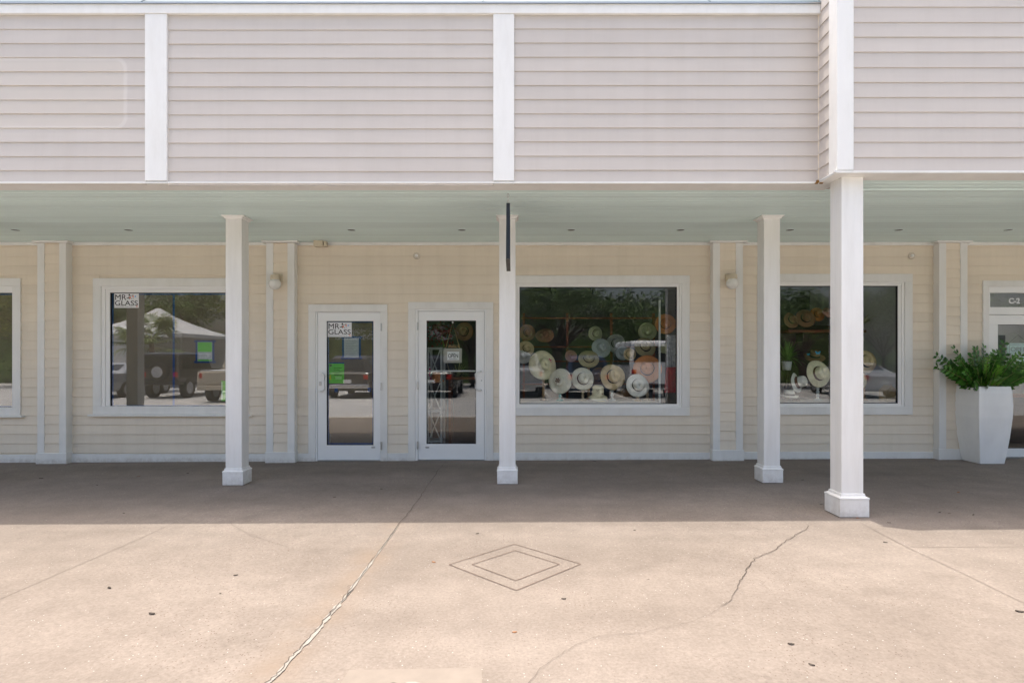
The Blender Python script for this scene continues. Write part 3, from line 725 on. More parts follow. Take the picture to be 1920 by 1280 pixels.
# partition post beside the display
pp = obj("display_partition", MB().box(wx(1231, 8.95), wx(1234, 8.95), 8.80, 8.83, .03, 2.3), M["shelf_white"])
tag(pp, "thin pale upright panel beside the red cloth in the hat shop window", "panel")
def deck(x0, x1, z, label):
    t_ = empty("display_deck", ((x0 + x1) / 2, 9.0, 0.03)); tag(t_, label, "display table")
    obj("table_top", MB().box(x0, x1, 8.66, 9.50, z - .04, z), M["deck_white"], t_, bevel=0.005)
    obj("front_panel", MB().box(x0, x1, 8.66, 8.69, .03, z - .041), M["deck_white"], t_)
    for xx in (x0 + .02, x1 - .08): obj("leg", MB().box(xx, xx + .06, 9.42, 9.48, .03, z - .041), M["deck_white"], t_)
DZ = 0.805
deck(wx(962, 8.9), wx(1230, 8.9), DZ, "long pale display deck inside the hat shop's widest window")
deck(wx(1452, 8.9), wx(1690, 8.9), DZ, "pale display deck inside the window behind the corner column")

def stand(x, y, z0, z1, m, label):
    h = z1 - z0
    pr = [(.001, 0), (.055, 0), (.058, .012), (.045, .022), (.022, .035), (.018, .05)]
    n = max(1, int(h / .075))
    for k in range(n):
        a = .05 + (h - .07) * k / n; b_ = .05 + (h - .07) * (k + 1) / n
        pr += [(.016, a + (b_-a)*.1), (.027, a + (b_-a)*.45), (.016, a + (b_-a)*.9)]
    pr += [(.02, h - .015), (.028, h), (.001, h)]
    o = obj("hat_stand", MB().lathe(pr, 14, (x, y, z0)), M[m], None, origin=(x, y, z0), smooth=True)
    return tag(o, label, "hat stand", "hat stands")
def hat(px, py, d, r, m, label, yaw=0.0, pitch=0.0, roll=0.0, band=None, crown=0.48, height=0.55, droop=0.10, sy=1.0, pinch=True, name="sun_hat", group="hats on show in the shop"):
    # crown axis is local +Z; yaw/pitch tilt it away from the viewer's direction
    c = Vector((wx(px, d), d, wz(py, d)))
    rb = r; rc_ = r * crown; hh = r * height; wv_amp = .03 + .09*((px*37 + py*11) % 10)/10
    n = 32
    prof = [(rb, -droop*rb), (rb*.995, -droop*rb + .006), (rb*.82, -droop*rb*.55 + .004), (rb*.62, .003), (rc_*1.04, .006), (rc_, .02), (rc_*.96, hh*.55), (rc_*.90, hh*.85), (rc_*.78, hh*.97), (rc_*.45, hh*1.0), (.001, hh*.96)]
    mb = MB(); rings = []
    for (q, z) in prof:
        ring = []
        for j in range(n):
            a = 2*math.pi*j/n
            x_, y_ = q*math.cos(a), q*math.sin(a)*sy
            zz = z
            if q > rc_*1.02: zz += wv_amp*r*math.cos(2*a + px*.7)*(q/rb)**2 + 0.02*r*math.sin(5*a + px)*(q/rb)**3
            elif pinch and z > hh*.5:
                zz -= hh*.16*math.exp(-(x_/(rc_*.3))**2)*(1 if z > hh*.9 else .3)
                if y_ < 0: x_ *= 1 - .16*min(1, -y_/rc_)
            ring.append((x_, y_, zz))
        rings.append(ring)
    mb.loft(rings, cap=False)
    me = mb.mesh(name, M["straw_" + m], smooth=True)
    o = inst(name, me, None, c)
    o.modifiers.new("solid", 'SOLIDIFY').thickness = 0.004
    dirn = Vector((math.sin(yaw)*math.cos(pitch), -math.cos(yaw)*math.cos(pitch), math.sin(pitch)))
    o.rotation_euler = (dirn.to_track_quat('Z', 'Y').to_matrix() @ Matrix.Rotation(roll, 3, 'Z')).to_euler()
    tag(o, label, "hat", group)
    if band:
        bm = MB().lathe([(rc_*1.07, .006), (rc_*1.035, .012), (rc_*1.01, hh*.33), (rc_*.985, hh*.34)], 28, (0,0,0), 1, sy)
        b_ = bpy.data.objects.new("hat_band", bm.mesh("hat_band", M[band], smooth=True)); col.objects.link(b_); b_.parent = o
    return o
def flower(parent, p, r, m):
    mb = MB()
    for k in range(6):
        a = k * math.pi / 3
        mb.add([(p[0], p[1], p[2]), (p[0] + r*math.cos(a-.35), p[1] + r*math.sin(a-.35), p[2] + .012), (p[0] + r*1.25*math.cos(a), p[1] + r*1.25*math.sin(a), p[2] + .02), (p[0] + r*math.cos(a+.35), p[1] + r*math.sin(a+.35), p[2] + .012)], [(0,1,2,3)])
    o = bpy.data.objects.new("ornament", mb.mesh("ornament", M[m])); col.objects.link(o); o.parent = parent
    return o
# hat shop window, front row
h1 = hat(1019, 684, 9.02, .225, "cream", "very large cream sun hat, leftmost on a turned wooden stand", .35, .18, .4, None, .42, .5, .12)
flower(h1, (.10, .02, .03), .03, "pink")
stand(wx(1019, 9.05), 9.08, DZ, wz(706, 9.05), "wood_turned", "tall turned wooden hat stand under the very large cream hat")
h2 = hat(1050, 714, 8.90, .19, "ivory", "ivory sun hat with a starfish ornament, on a teal stand", -.55, .12, .2, None, .40, .32, .06)
flower(h2, (0, .0, .065), .035, "brown_band")
stand(wx(1050, 8.95), 8.96, DZ, wz(730, 8.95), "teal", "short teal hat stand")
hat(1093, 710, 8.92, .175, "ivory", "ivory hat with a dark brown band beside the teal stand", .2, .22, .1, "brown_band", .50, .6)
stand(wx(1093, 8.97), 8.98, DZ, wz(728, 8.97), "wood_pale", "short pale wooden hat stand under the brown-banded ivory hat")
hat(1149, 706, 8.94, .195, "tan", "tan straw hat with a black band in the front row", .22, .2, .15, "black_band", .50, .6)
stand(wx(1148, 9.0), 9.02, DZ, wz(726, 9.0), "shelf_white", "small whitewashed hat stand under the black-banded tan hat")
hat(1196, 722, 8.86, .175, "white", "white straw hat with a thin black band, lowest at the front right", .12, .25, .0, "black_band", .50, .55)
stand(wx(1196, 8.9), 8.91, DZ, wz(742, 8.9), "wood_pale", "very short pale stand under the white straw hat")
hat(1214, 691, 9.08, .215, "rustc", "rust orange wide hat with a dark band behind the white one", -.25, .2, .3, "black_band", .46, .5)
stand(wx(1214, 9.13), 9.14, DZ, wz(708, 9.13), "wood_pale", "pale wooden hat stand under the rust orange hat")
hat(1104, 672, 9.15, .165, "olive", "olive straw hat tilted back above the front row", .1, .5, .2, "black_band", .50, .5, sy=.9)
stand(wx(1104, 9.22), 9.24, DZ, wz(682, 9.22), "wood_turned", "tall turned stand under the tilted olive straw hat")
hb = hat(1121, 741, 8.84, .14, "cream", "small cream bucket hat with dark flowers on a glass dish", 0, 1.35, 0, None, .62, 1.05, .30, pinch=False)
flower(hb, (-.02, -.085, .09), .018, "brown_band"); flower(hb, (.055, -.085, .04), .018, "brown_band")
gd = obj("glass_dish", MB().lathe([(.001, 0), (.05, 0), (.02, .01), (.02, .02), (.13, .028), (.135, .036), (.001, .034)], 20, (wx(1121, 8.84), 8.84, DZ)), M["glass_clear_dish"], None, origin=(wx(1121, 8.84), 8.84, DZ), smooth=True)
tag(gd, "low clear glass dish under the small cream bucket hat", "dish")
# hats further in
hat(989, 623, 9.7, .135, "brown", "brown straw hat hung high at the left edge of the wide window", .2, .05, 0, "black_band")
hat(1021, 628, 9.6, .15, "brown", "loose woven brown hat next to the highest left one", -.1, .5, 0, None, .5, .4, sy=.85)
hat(987, 653, 9.5, .13, "tan", "tan hat with a dark flower at the left edge of the wide window", .3, .3, 0, "brown_band")
hat(981, 668, 9.4, .13, "white", "white floppy hat at the left edge behind the largest cream hat", .2, .6, 0)
hat(1117, 625, 9.9, .125, "greenish", "upright greenish straw hat above the olive one", .3, .05, 0, "black_band")
hat(1128, 652, 9.7, .16, "paleblue", "pale grey blue hat behind the tan straw hat", .2, .3, 0, None)
hat(1155, 644, 9.9, .16, "grey", "grey felt hat high in the middle of the wide window", .1, .1, 0, "black_band")
hat(1181, 664, 9.5, .10, "tan", "small tan hat with a round crown between grey and rust hats", 0, .2, 0, "black_band", .62, .6)
hat(1168, 661, 9.75, .12, "paleblue", "pale hat half hidden behind the small tan one", -.2, .4, 0, None)
hat(1214, 621, 9.8, .15, "greenish", "pale green mesh hat high at the right of the wide window", -.1, .2, 0, None, .5, .6)
hat(1210, 650, 9.5, .17, "olive", "olive green hat just above the rust orange one", .1, .45, 0, "black_band")
hat(1248, 607, 9.6, .165, "rustc", "rust brown hat hung top right beside the partition", -.15, .1, 0, "brown_band")
hat(1247, 654, 9.5, .11, "greenish", "pale green bucket hat at the right edge of the wide window", 0, 1.2, 0, None, .6, .9, .3)
hat(1071, 667, 9.7, .10, "pinks", "small dusty pink hat above the dark brown banded hat", .1, .3, 0)
hat(1122, 706, 9.4, .15, "brown", "brown hat low behind the tan straw hat", -.6, .1, 0, "black_band")
hat(1172, 737, 9.35, .15, "brown", "brown leather hat lying flat between front stands", 0, 1.3, 0, None, .5, .4)
# grid stand that carries the hats further in
rk = empty("hat_rack", (wx(1090, 10), 10.0, .03)); tag(rk, "dark wooden rack with shelves behind the hats of the wide window", "rack")
for xx in (980, 1062, 1145, 1225): obj("upright", MB().box(wx(xx, 10), wx(xx, 10) + .04, 10.05, 10.09, .03, 2.2), M["wood_red"], rk)
for zz in (.55, 1.0, 1.38, 1.62, 2.1): obj("shelf", MB().box(wx(978, 10), wx(1232, 10), 9.98, 10.048, zz, zz + .025), M["wood_red"], rk)
for k, px in enumerate((1036, 1112, 1176)):
    c = Vector((wx(px, 9.25), 9.25, wz(541, 9.25))); t_ = empty("track_spotlight", c)
    tag(t_, ("unlit black spotlight at the top left of the wide hat window", "unlit black spotlight at the top middle of the wide hat window", "unlit black spotlight at the top right of the wide hat window")[k], "spotlight", "track spotlights over the hats")
    obj("head", MB().tube([c + Vector((-.02, -.05, .03)), c + Vector((.02, .05, -.05))], [.035, .045], 12), M["gasket"], t_)
    obj("stem", MB().tube([c + Vector((0, 0, .0)), (c.x, c.y, 2.75)], .008, 6), M["gasket"], t_)
# cloths at the right edge
def cloth(name, x0, x1, y, z0, z1, m, label, cat, flare=1.0):
    n = 18; rings = []
    for i in range(9):
        f = i / 8; z = z1 + (z0 - z1) * f; k = 1 + (flare - 1) * f; xm = (x0 + x1) / 2; hw = (x1 - x0) / 2 * k
        fr = [(xm - hw + 2*hw*j/n, y + .022*math.sin(j*2.1)*(.4 + f) - .008, z) for j in range(n+1)]
        rings.append(fr + [(a, b_ + .012, c) for a, b_, c in reversed(fr)])
    o = obj(name, MB().loft(rings), M[m], None, origin=((x0+x1)/2, y, z0), smooth=True)
    return tag(o, label, cat)
cloth("hanging_cloth", wx(1250, 9.1), wx(1272, 9.1), 9.1, wz(690, 9.1), wz(628, 9.1), "blue_cloth", "blue and white cloth hung at the right end of the hat display", "cloth")
cloth("hanging_cloth", wx(1249, 9.0), wx(1268, 9.0), 9.0, wz(736, 9.0), wz(688, 9.0), "red_cloth", "bright red cloth hung below the blue and white one", "cloth", 1.35)
# right window display
hat(1535, 700, 8.95, .205, "cream", "large cream hat with dark red band beside the front corner column", .25, .2, .1, "brown_band", .50, .6)
stand(wx(1535, 9.0), 9.03, DZ, wz(722, 9.0), "shelf_white", "wide whitewashed stand left of the front corner column")
hat(1494, 717, 8.9, .15, "white", "white panama hat tipped on its side", .75, .25, .3, "brown_band", .58, .9)
stand(wx(1494, 8.97), 8.99, DZ, wz(724, 8.97), "wood_dark", "dark short stand under the tipped white panama hat")
hat(1480, 741, 8.85, .125, "white", "white hat lying flat on the display deck", 0, 1.45, 0, "black_band", .6, .7)
hat(1624, 677, 9.0, .175, "tan", "tan straw hat with black band right of the corner column", .15, .2, 0, "black_band", .52, .6)
stand(wx(1622, 9.06), 9.09, DZ, wz(694, 9.06), "wood_turned", "turned stand under the tan hat right of the corner column")
hat(1612, 712, 8.9, .13, "cream", "cream hat half hidden behind the corner column", .1, .2, 0, None)
stand(wx(1612, 8.95), 8.97, DZ, wz(724, 8.95), "wood_pale", "pale stand under the hat half hidden by the corner column")
hat(1484, 600, 9.75, .135, "brown", "dull brown hat on the top shelf, farthest left", .3, .35, 0, "black_band")
hat(1511, 596, 9.7, .155, "brown", "brown felt hat in the middle of the top shelf", -.1, .35, .3, "black_band", .5, .6)
hat(1533, 589, 9.9, .12, "orangeb", "orange brown hat at the right of the top shelf", 0, .3, 0, "brown_band")
hat(1552, 585, 9.8, .09, "pinks", "small pinkish hat next to the corner column's edge, on the top shelf", 0, .5, 0)
hat(1527, 668, 9.5, .16, "brown", "rusty brown hat behind the large cream one", 0, 1.1, 0, "black_band", .5, .6)
wsf = empty("wall_shelf", (wx(1560, 9.9), 9.9, wz(622, 9.9))); tag(wsf, "long red brown wooden shelf under the top row of brown hats", "shelf")
obj("board", MB().box(wx(1470, 9.9), wx(1690, 9.9), 9.75, 10.05, wz(624, 9.9), wz(619, 9.9)), M["wood_red"], wsf)
for xx in (1500, 1600, 1670): obj("bracket", MB().box(wx(xx, 9.9), wx(xx, 9.9) + .03, 9.8, 10.05, wz(640, 9.9), wz(624.5, 9.9)), M["wood_dark"], wsf)
obj("back_board", MB().box(wx(1462, 10.1), wx(1698, 10.1), 10.055, 10.08, .03, 2.0), M["wood_dark"], wsf)
def blades(name, c, n, L_, m, label, cat, seed, lean=(0, 0), wdt=.008, pot=True):
    r_ = random.Random(seed); o = empty(name, c); tag(o, label, cat)
    fm = MB()
    for k in range(n):
        a = r_.uniform(0, 6.28); el = r_.uniform(.3, 1.3); l = L_ * r_.uniform(.6, 1.1); prev = None
        for i in range(6):
            f = i / 5
            rr = l * f * math.cos(el); z = l * f * math.sin(el) - l * .55 * f * f * math.cos(el)
            x_, y_ = c[0] + rr*math.cos(a) + lean[0]*f, c[1] + rr*math.sin(a)*.6 + lean[1]*f
            q = wdt * (1 - f*.85) + .0008
            cur = ((x_ - q*math.sin(a) - q*.5, y_ + q*math.cos(a), c[2] + z), (x_ + q*math.sin(a) + q*.5, y_ - q*math.cos(a), c[2] + z))
            if prev: fm.quad(prev[0], prev[1], cur[1], cur[0])
            prev = cur
    obj("foliage", fm, M[m], o)
    if pot: obj("pot", MB().lathe([(.001, -.16), (.06, -.16), (.075, -.01), (.07, -.01), (.001, -.015)], 14, c), M["pot_glaze"], o, smooth=True)
    return o
blades("fern_plant", (wx(1478, 9.3), 9.35, wz(676, 9.3)), 130, .46, "fern", "wispy green fern at the left of the right hat window", "plant", 3)
ps = obj("plant_pedestal", MB().lathe([(.001, .03), (.12, .03), (.12, .07), (.04, .1), (.04, 1.2), (.09, 1.24), (.09, 1.255), (.001, 1.255)], 14, (wx(1478, 9.3), 9.35, 0)), M["wood_dark"], None, origin=(wx(1478, 9.3), 9.35, .03), smooth=True)
tag(ps, "dark round pedestal carrying the wispy green fern", "pedestal")
for k, (px, py, s_) in enumerate(((1534, 661, 1.0), (1516, 664, .6))):
    c = Vector((wx(px, 9.3), 9.3, wz(py, 9.3))); mb = MB(); s_ *= .036
    for sg in (-1, 1):
        mb.add([c, c + Vector((sg*s_, .006, s_*.8)), c + Vector((sg*s_*1.15, .008, s_*.1)), c + Vector((sg*s_*.6, .006, -s_*.2)), c + Vector((sg*s_*.8, .006, -s_*.9)), c + Vector((sg*s_*.15, .003, -s_*.6))], [(0,1,2,3),(0,3,4,5)])
    mb.tube([c + Vector((0, -.002, -s_*.5)), c + Vector((0, -.002, s_*.5))], .003, 6)
    tag(obj("butterfly_ornament", mb, M["butterfly"], None, origin=c), ("larger bright blue butterfly above the large cream hat", "smaller bright blue butterfly beside the fern")[k], "butterfly", "blue butterfly ornaments")
pf = empty("picture_frame", (wx(1655, 9.9), 9.9, wz(666, 9.9))); tag(pf, "dark framed picture right of the corner column, above the tan hat", "picture")
pr_ = (wx(1641, 9.9), wx(1669, 9.9), wz(667, 9.9), wz(637, 9.9)); mb = MB(); ring_boards(mb, pr_, (pr_[0]+.05, pr_[1]-.05, pr_[2]+.05, pr_[3]-.05), 9.88, 9.92)
obj("frame", mb, M["wood_dark"], pf); obj("picture", MB().box(pr_[0]+.05, pr_[1]-.05, 9.90, 9.91, pr_[2]+.05, pr_[3]-.05), M["card_grey"], pf)
bx_ = obj("carton", MB().box(wx(1655, 8.95), wx(1674, 8.95), 8.85, 9.05, DZ, DZ + .16).add([(wx(1655,8.95), 8.85, DZ+.16), (wx(1674,8.95), 8.85, DZ+.16), (wx(1664.5,8.95), 8.85, DZ+.24), (wx(1655,8.95), 9.05, DZ+.16), (wx(1674,8.95), 9.05, DZ+.16), (wx(1664.5,8.95), 9.05, DZ+.24)], [(0,1,2),(3,5,4),(0,2,5,3),(1,4,5,2)]), M["wood_pale"], None, origin=(wx(1664, 8.95), 8.95, DZ))
tag(bx_, "house-shaped pale wooden box at the right end of the deck", "box")
blades("dried_palm", (wx(1618, 9.6), 9.6, wz(606, 9.6)), 12, .5, "pale_leaf", "pale dried palm blades right of the corner column", "plant", 9, (.12, 0), .02, False)
# behind the hat shop's door
sf = empty("lattice_shelf", (wx(815, 9.3), 9.3, .03)); tag(sf, "pale shelf unit with crossed side braces behind the open shop door", "shelf")
sx0, sx1, sz1 = wx(801, 9.2), wx(830, 9.2), wz(651, 9.2)
for xx in (sx0, sx1 - .03):
    for yy in (9.15, 9.55): obj("post", MB().box(xx, xx + .03, yy, yy + .03, .03, sz1), M["shelf_white"], sf)
for zz in (.16, .62, 1.08, sz1 - .03):
    obj("rail", MB().box(sx0 + .031, sx1 - .031, 9.152, 9.178, zz, zz + .028), M["shelf_white"], sf)
    obj("shelf_board", MB().box(sx0 + .002, sx1 - .002, 9.181, 9.549, zz - .002, zz + .018), M["shelf_white"], sf)
for za, zb2 in ((.19, .62), (.65, 1.08), (1.11, sz1 - .03)):
    for k, (xa, xb) in enumerate(((sx0 + .03, sx1 - .03), (sx1 - .03, sx0 + .03))): obj("brace", MB().tube([(xa, 9.160 + .012*k, za), (xb, 9.160 + .012*k, zb2)], .010, 6), M["shelf_white"], sf)
hat(870, 621, 9.25, .145, "brown", "brown felt hat hanging behind the top right of the open shop door", -.2, .05, .2, "black_band", .5, .6)
fl = empty("flower_bunch", (wx(826, 9.4), 9.4, wz(632, 9.4))); tag(fl, "dark red flower bunch behind the top left of the open shop door", "flowers")
r2 = random.Random(5); mb = MB()
for k in range(260):
    p = Vector((wx(826, 9.4) + r2.gauss(0, .085), 9.4 + r2.gauss(0, .06), wz(622, 9.4) + r2.gauss(0, .10))); a = r2.uniform(0, 6.28); s_ = r2.uniform(.012, .028)
    u = Vector((math.cos(a), r2.uniform(-.5, .5), math.sin(a)))*s_; v_ = Vector((-math.sin(a), r2.uniform(-.5, .5), math.cos(a)))*s_
    mb.quad(p - u, p - v_*.7, p + u, p + v_*.7)
obj("petals", mb, M["red_flower"], fl)
obj("stems", MB().tube([(wx(826, 9.4), 9.4, wz(622, 9.4)), (wx(833, 9.4), 9.4, wz(650, 9.4)), (wx(830, 9.4), 9.4, sz1)], .012, 6), M["stem"], fl)
pb_ = empty("pink_bottle", (wx(804, 9.2), 9.25, 1.098)); tag(pb_, "pink bottle on the lattice shelf at the door's left edge", "bottle")
obj("body", MB().lathe([(.001, 0), (.028, 0), (.028, .13), (.012, .17), (.012, .19), (.001, .19)], 12, (wx(805, 9.2), 9.25, 1.10)), M["pink"], pb_, smooth=True)
obj("cap", MB().lathe([(.001, .19), (.014, .19), (.014, .215), (.001, .215)], 10, (wx(805, 9.2), 9.25, 1.10)), M["card_white"], pb_)
tb = empty("wooden_bench", (wx(868, 9.9), 9.9, .03)); tag(tb, "low red brown wooden bench seen through the open shop door", "bench")
obj("seat", MB().box(wx(838, 9.9), wx(905, 9.9), 9.75, 10.05, wz(711, 9.9), wz(706, 9.9)), M["wood_red"], tb)
for xx in (842, 898): obj("leg", MB().box(wx(xx, 9.9), wx(xx, 9.9) + .05, 9.8, 10.0, .03, wz(711.2, 9.9)), M["wood_red"], tb)
for k, px in enumerate((845, 858)):
    blades("dried_frond", (wx(px, 9.85), 9.88, wz(705.5, 9.85)), 26, .30, "pale_leaf", ("pale dried frond on the bench, left of the two", "pale dried frond on the bench, right of the two")[k], "plant", 20 + k, (0, 0), .009, False)
hp = hat(820, 713, 9.22, .10, "rustc", "rounded terracotta hat on the lattice shelf behind the door", 0, 1.3, 0, None, .8, 1.4, .1, pinch=False)
# right shop behind the transom door
lamp = empty("downlight", (wx(1880, 9.6), 9.6, 2.72)); tag(lamp, "lit round ceiling downlight seen through the transom over the right door", "light")
obj("lens", MB().lathe([(.001, -.012), (.075, -.012), (.08, -.002), (.001, -.002)], 20, (wx(1884, 10.4), 10.2, 2.72)), mat("lit_lens", (.9, .9, .9), .5, emit=(1, .97, .92, 45)), lamp)
obj("trim_ring", MB().lathe([(.081, -.001), (.10, -.008), (.10, -.001)], 20, (wx(1884, 10.4), 10.2, 2.72)), M["card_white"], lamp)
cb_ = empty("grey_cabinet", (wx(1882, 10.3), 10.4, .03)); tag(cb_, "tall slate grey cabinet inside the right shop door", "cabinet")
obj("body", MB().box(wx(1868, 10.3), wx(1885, 10.3), 10.3, 10.7, .03, wz(628, 10.3)), mat("slate", (.16, .19, .24), .5), cb_)
obj("door_panel", MB().box(wx(1869.5, 10.3), wx(1883.5, 10.3), 10.285, 10.2995, .08, wz(630, 10.3)), M["slate"], cb_)
ct = empty("wooden_counter", (wx(1900, 10), 10.0, .03)); tag(ct, "brown wooden counter behind the right shop door", "counter")
obj("front", MB().box(wx(1866, 9.8), wx(1990, 9.8), 9.9, 9.94, .03, .80), M["wood_dark"], ct); obj("top", MB().box(wx(1862, 9.8), wx(1994, 9.8), 9.85, 10.25, .80, .84), M["wood_red"], ct)

# ------------------------------------------------------------------ notices and signs
def card(name, x0, x1, z0, z1, m, label, cat, y=None, th=.0012):
    y = YT + .002 if y is None else y
    return tag(obj(name, MB().box(x0, x1, y, y + th, z0, z1), M[m], None, origin=((x0+x1)/2, y, z0)), label, cat)
def glass_sticker(l, r, t, b_, label):
    x0, x1, z0, z1 = wx(l), wx(r), wz(b_), wz(t); y = GY - .0022
    o = card("shop_sticker", x0, x1, z0, z1, "card_white", label, "sticker", y)
    W_, H_ = x1 - x0, z1 - z0; yt = y - .0012
    k = W_ / 0.345
    a = text("lettering", "MR-", .112*k, M["ink"], o, (x0 + .010*k, yt, z1 - .095*k), sx=1.08)
    bnd = text("lettering", "GLASS", .098*k, M["ink"], o, (x0 + .006*k, yt, z1 - .172*k), sx=1.06, bold=.0003)
    for q, tw, xl in ((a, W_*.55, x0 + W_*.04), (bnd, W_*.93, x0 + W_*.03)):     # fit to the card
        xs_ = [v.co.x for v in q.data.vertices]; s_ = tw / (max(xs_) - min(xs_)); q.scale.x = s_
        q.location.x = xl - min(xs_) * s_ - ORG[o.name].x
    sm = text("small_print", "Doors & Windows Manufacturing, LLC", .022*k, M["ink_grey"], o, (x0 + W_*.04, yt, z0 + H_*.07))
    xs_ = [v.co.x for v in sm.data.vertices]; sm.scale.x = W_*.78 / (max(xs_) - min(xs_))
    ex, ez = x0 + W_*.72, z1 - H_*.22
    r_ = random.Random(4)
    for c, pts in (("ink", [(-.12,.10,.035),(-.13,.0,.018),(-.16,-.07,.016),(.0,.06,.018),(.05,.11,.016),(-.06,.02,.016),(-.12,-.13,.022)]), ("orange", [(-.09,-.08,.036),(.06,.0,.03)]), ("sky_blue", [(.16,.0,.028)]), ("ink_grey", [(-.02,-.14,.018),(.06,-.135,.016)])):
        mb = MB()
        for (u, v_, s_) in pts:
            n_ = 7; mb.poly([(ex + W_*u*.85 + W_*s_*1.25*math.cos(2*math.pi*i/n_ + u*9)*r_.uniform(.7, 1.1), yt - .0004, ez + W_*v_*.62 + W_*s_*1.25*math.sin(2*math.pi*i/n_ + u*9)*r_.uniform(.7, 1.1)) for i in range(n_)])
        obj("emblem", mb, M[c], o)
    n_ = 14; cx_, cz_, r0 = x0 + W_*.92, z0 + H_*.11, W_*.036
    obj("seal", MB().add([(cx_ + rr*math.cos(2*math.pi*i/n_), yt, cz_ + rr*math.sin(2*math.pi*i/n_)) for rr in (r0, r0*.55) for i in range(n_)], [(i, (i+1) % n_, n_ + (i+1) % n_, n_ + i) for i in range(n_)]), M["orange"], o)
glass_sticker(213.5, 259.5, 549.5, 577, "white MR-GLASS sticker in the top corner of the papered window")
glass_sticker(614, 659, 604, 631.5, "white MR-GLASS sticker at the top of the left door")
# notice in the papered window
def taped(l, r, t, b_, parent):
    x0, x1, z0, z1 = wx(l), wx(r), wz(b_), wz(t); e = .030
    tape(parent, x0 - e, x0 + .004, z0 - e, z1 + e); tape(parent, x1 - .004, x1 + e, z0 - e, z1 + e)
    tape(parent, x0 - .05, x1 + .05, z1 - .004, z1 + e*.8); tape(parent, x0 - .05, x1 + .05, z0 - e*.8, z0 + .004)
taped(369, 396.5, 641, 677, w2)
c1 = card("permit_notice", wx(369), wx(396.5), wz(677), wz(641), "card_grey", "green and grey permit notice framed in blue tape, in the papered window", "notice", YT - .002)
obj("green_field", MB().box(wx(369.5), wx(396), YT - .0028, YT - .0021, wz(659.5), wz(641.5)), M["green_card"], c1)
obj("green_field", MB().box(wx(369.5), wx(396), YT - .0028, YT - .0021, wz(676.6), wz(674)), M["green_card"], c1)
for k in range(4): obj("print_line", MB().box(wx(371.5), wx(394 - k*2), YT - .0028, YT - .0021, wz(664.2 + 2.4*k), wz(663.4 + 2.4*k)), M["card_white"], c1)
c2 = card("permit_notice", wx(413.5), wx(436), wz(752), wz(714), "green_card", "bright green notice low in the papered window beside the porch column", "notice", YT - .002)
obj("print_line", MB().box(wx(414.3), wx(415.5), YT - .0028, YT - .0021, wz(750), wz(716)), M["card_white"], c2)
taped(644.5, 672, 633.5, 670, d1)
c3 = card("permit_notice", wx(644.5), wx(672), wz(670), wz(633.5), "card_grey", "grey printed notice framed in blue tape on the left door", "notice", YT - .002)
for k in range(9): obj("print_line", MB().box(wx(647), wx(669 - (k % 3)*3), YT - .0028, YT - .0021, wz(639.6 + 3.1*k), wz(638.6 + 3.1*k)), M["ink_grey"], c3)
c4 = card("permit_notice", wx(616), wx(644.5), wz(718.5), wz(681.5), "green_card", "bright green permit card on the left door by the handle", "notice", YT - .002)
mbs = M["leaf_new"]
obj("seal", MB().poly([(wx(619.5) + .018*math.cos(i*.52), YT - .0024, wz(685) + .018*math.sin(i*.52)) for i in range(12)]), M["leaf_gloss"], c4)
for k in range(5): obj("print_line", MB().box(wx(625), wx(640 - (k % 2)*4), YT - .0028, YT - .0021, wz(690.6 + 3.2*k), wz(689.6 + 3.2*k)), M["leaf_gloss"], c4)
obj("print_block", MB().box(wx(628), wx(640), YT - .0028, YT - .0021, wz(711), wz(705.5)), mat("green_pale", (.25, .6, .15), .5), c4)
tape(d1, wx(626.5), wx(632.5), wz(735), wz(727.5)); tape(d1, wx(688.5), wx(695), wz(734.5), wz(726.5))
tape(d1, wx(616), wx(644.5), wz(681.6), wz(679))
# hanging OPEN sign in the hat shop's door
os_ = empty("open_sign", (wx(848), GY + .03, wz(679))); tag(os_, "small white OPEN sign hung on a cord inside the hat shop door", "sign")
obj("board", MB().box(wx(831), wx(865.5), GY + .030, GY + .040, wz(680), wz(653)), mat("board_grey", (.42, .40, .36), .7, .08, 10), os_)
obj("plaque", MB().box(wx(838), wx(860.5), GY + .0265, GY + .0295, wz(675), wz(659)), M["card_white"], os_)
tx = text("lettering", "OPEN", .080, M["ink"], os_, (wx(849.2), GY + .0255, wz(670.3)), align='CENTER', bold=.0006)
xs_ = [v.co.x for v in tx.data.vertices]; tx.scale.x = .142 / (max(xs_) - min(xs_))
for z in (662.3, 672.8): obj("small_print", MB().box(wx(845 if z < 665 else 841), wx(853 if z < 665 else 857), GY + .0255, GY + .0262, wz(z + .5), wz(z - .3)), M["ink_grey"], os_)
obj("cord", MB().tube([(wx(835), GY + .035, wz(653)), (wx(848), GY + .012 + .012, wz(605.5)), (wx(861.5), GY + .035, wz(653))], .0045, 6), M["string"], os_)
obj("hook", MB().sphere((wx(848.5), GY + .016, wz(604)), .014, 10, 6), M["card_white"], os_, smooth=True)
mb = MB(); r3 = random.Random(2)
for k in range(40):
    p = Vector((wx(848) + r3.uniform(-.06, .09), GY + .03 + r3.uniform(-.008, .01), wz(652.5) + abs(r3.gauss(0, .018)))); a = r3.uniform(0, 3); s_ = .014
    mb.quad(p, p + Vector((s_*math.cos(a), .004, s_*.6)), p + Vector((s_*.5*math.cos(a), .006, s_*1.5)), p + Vector((-s_*.4, .002, s_*.8)))
obj("dried_flowers", mb, M["wood_turned"], os_)
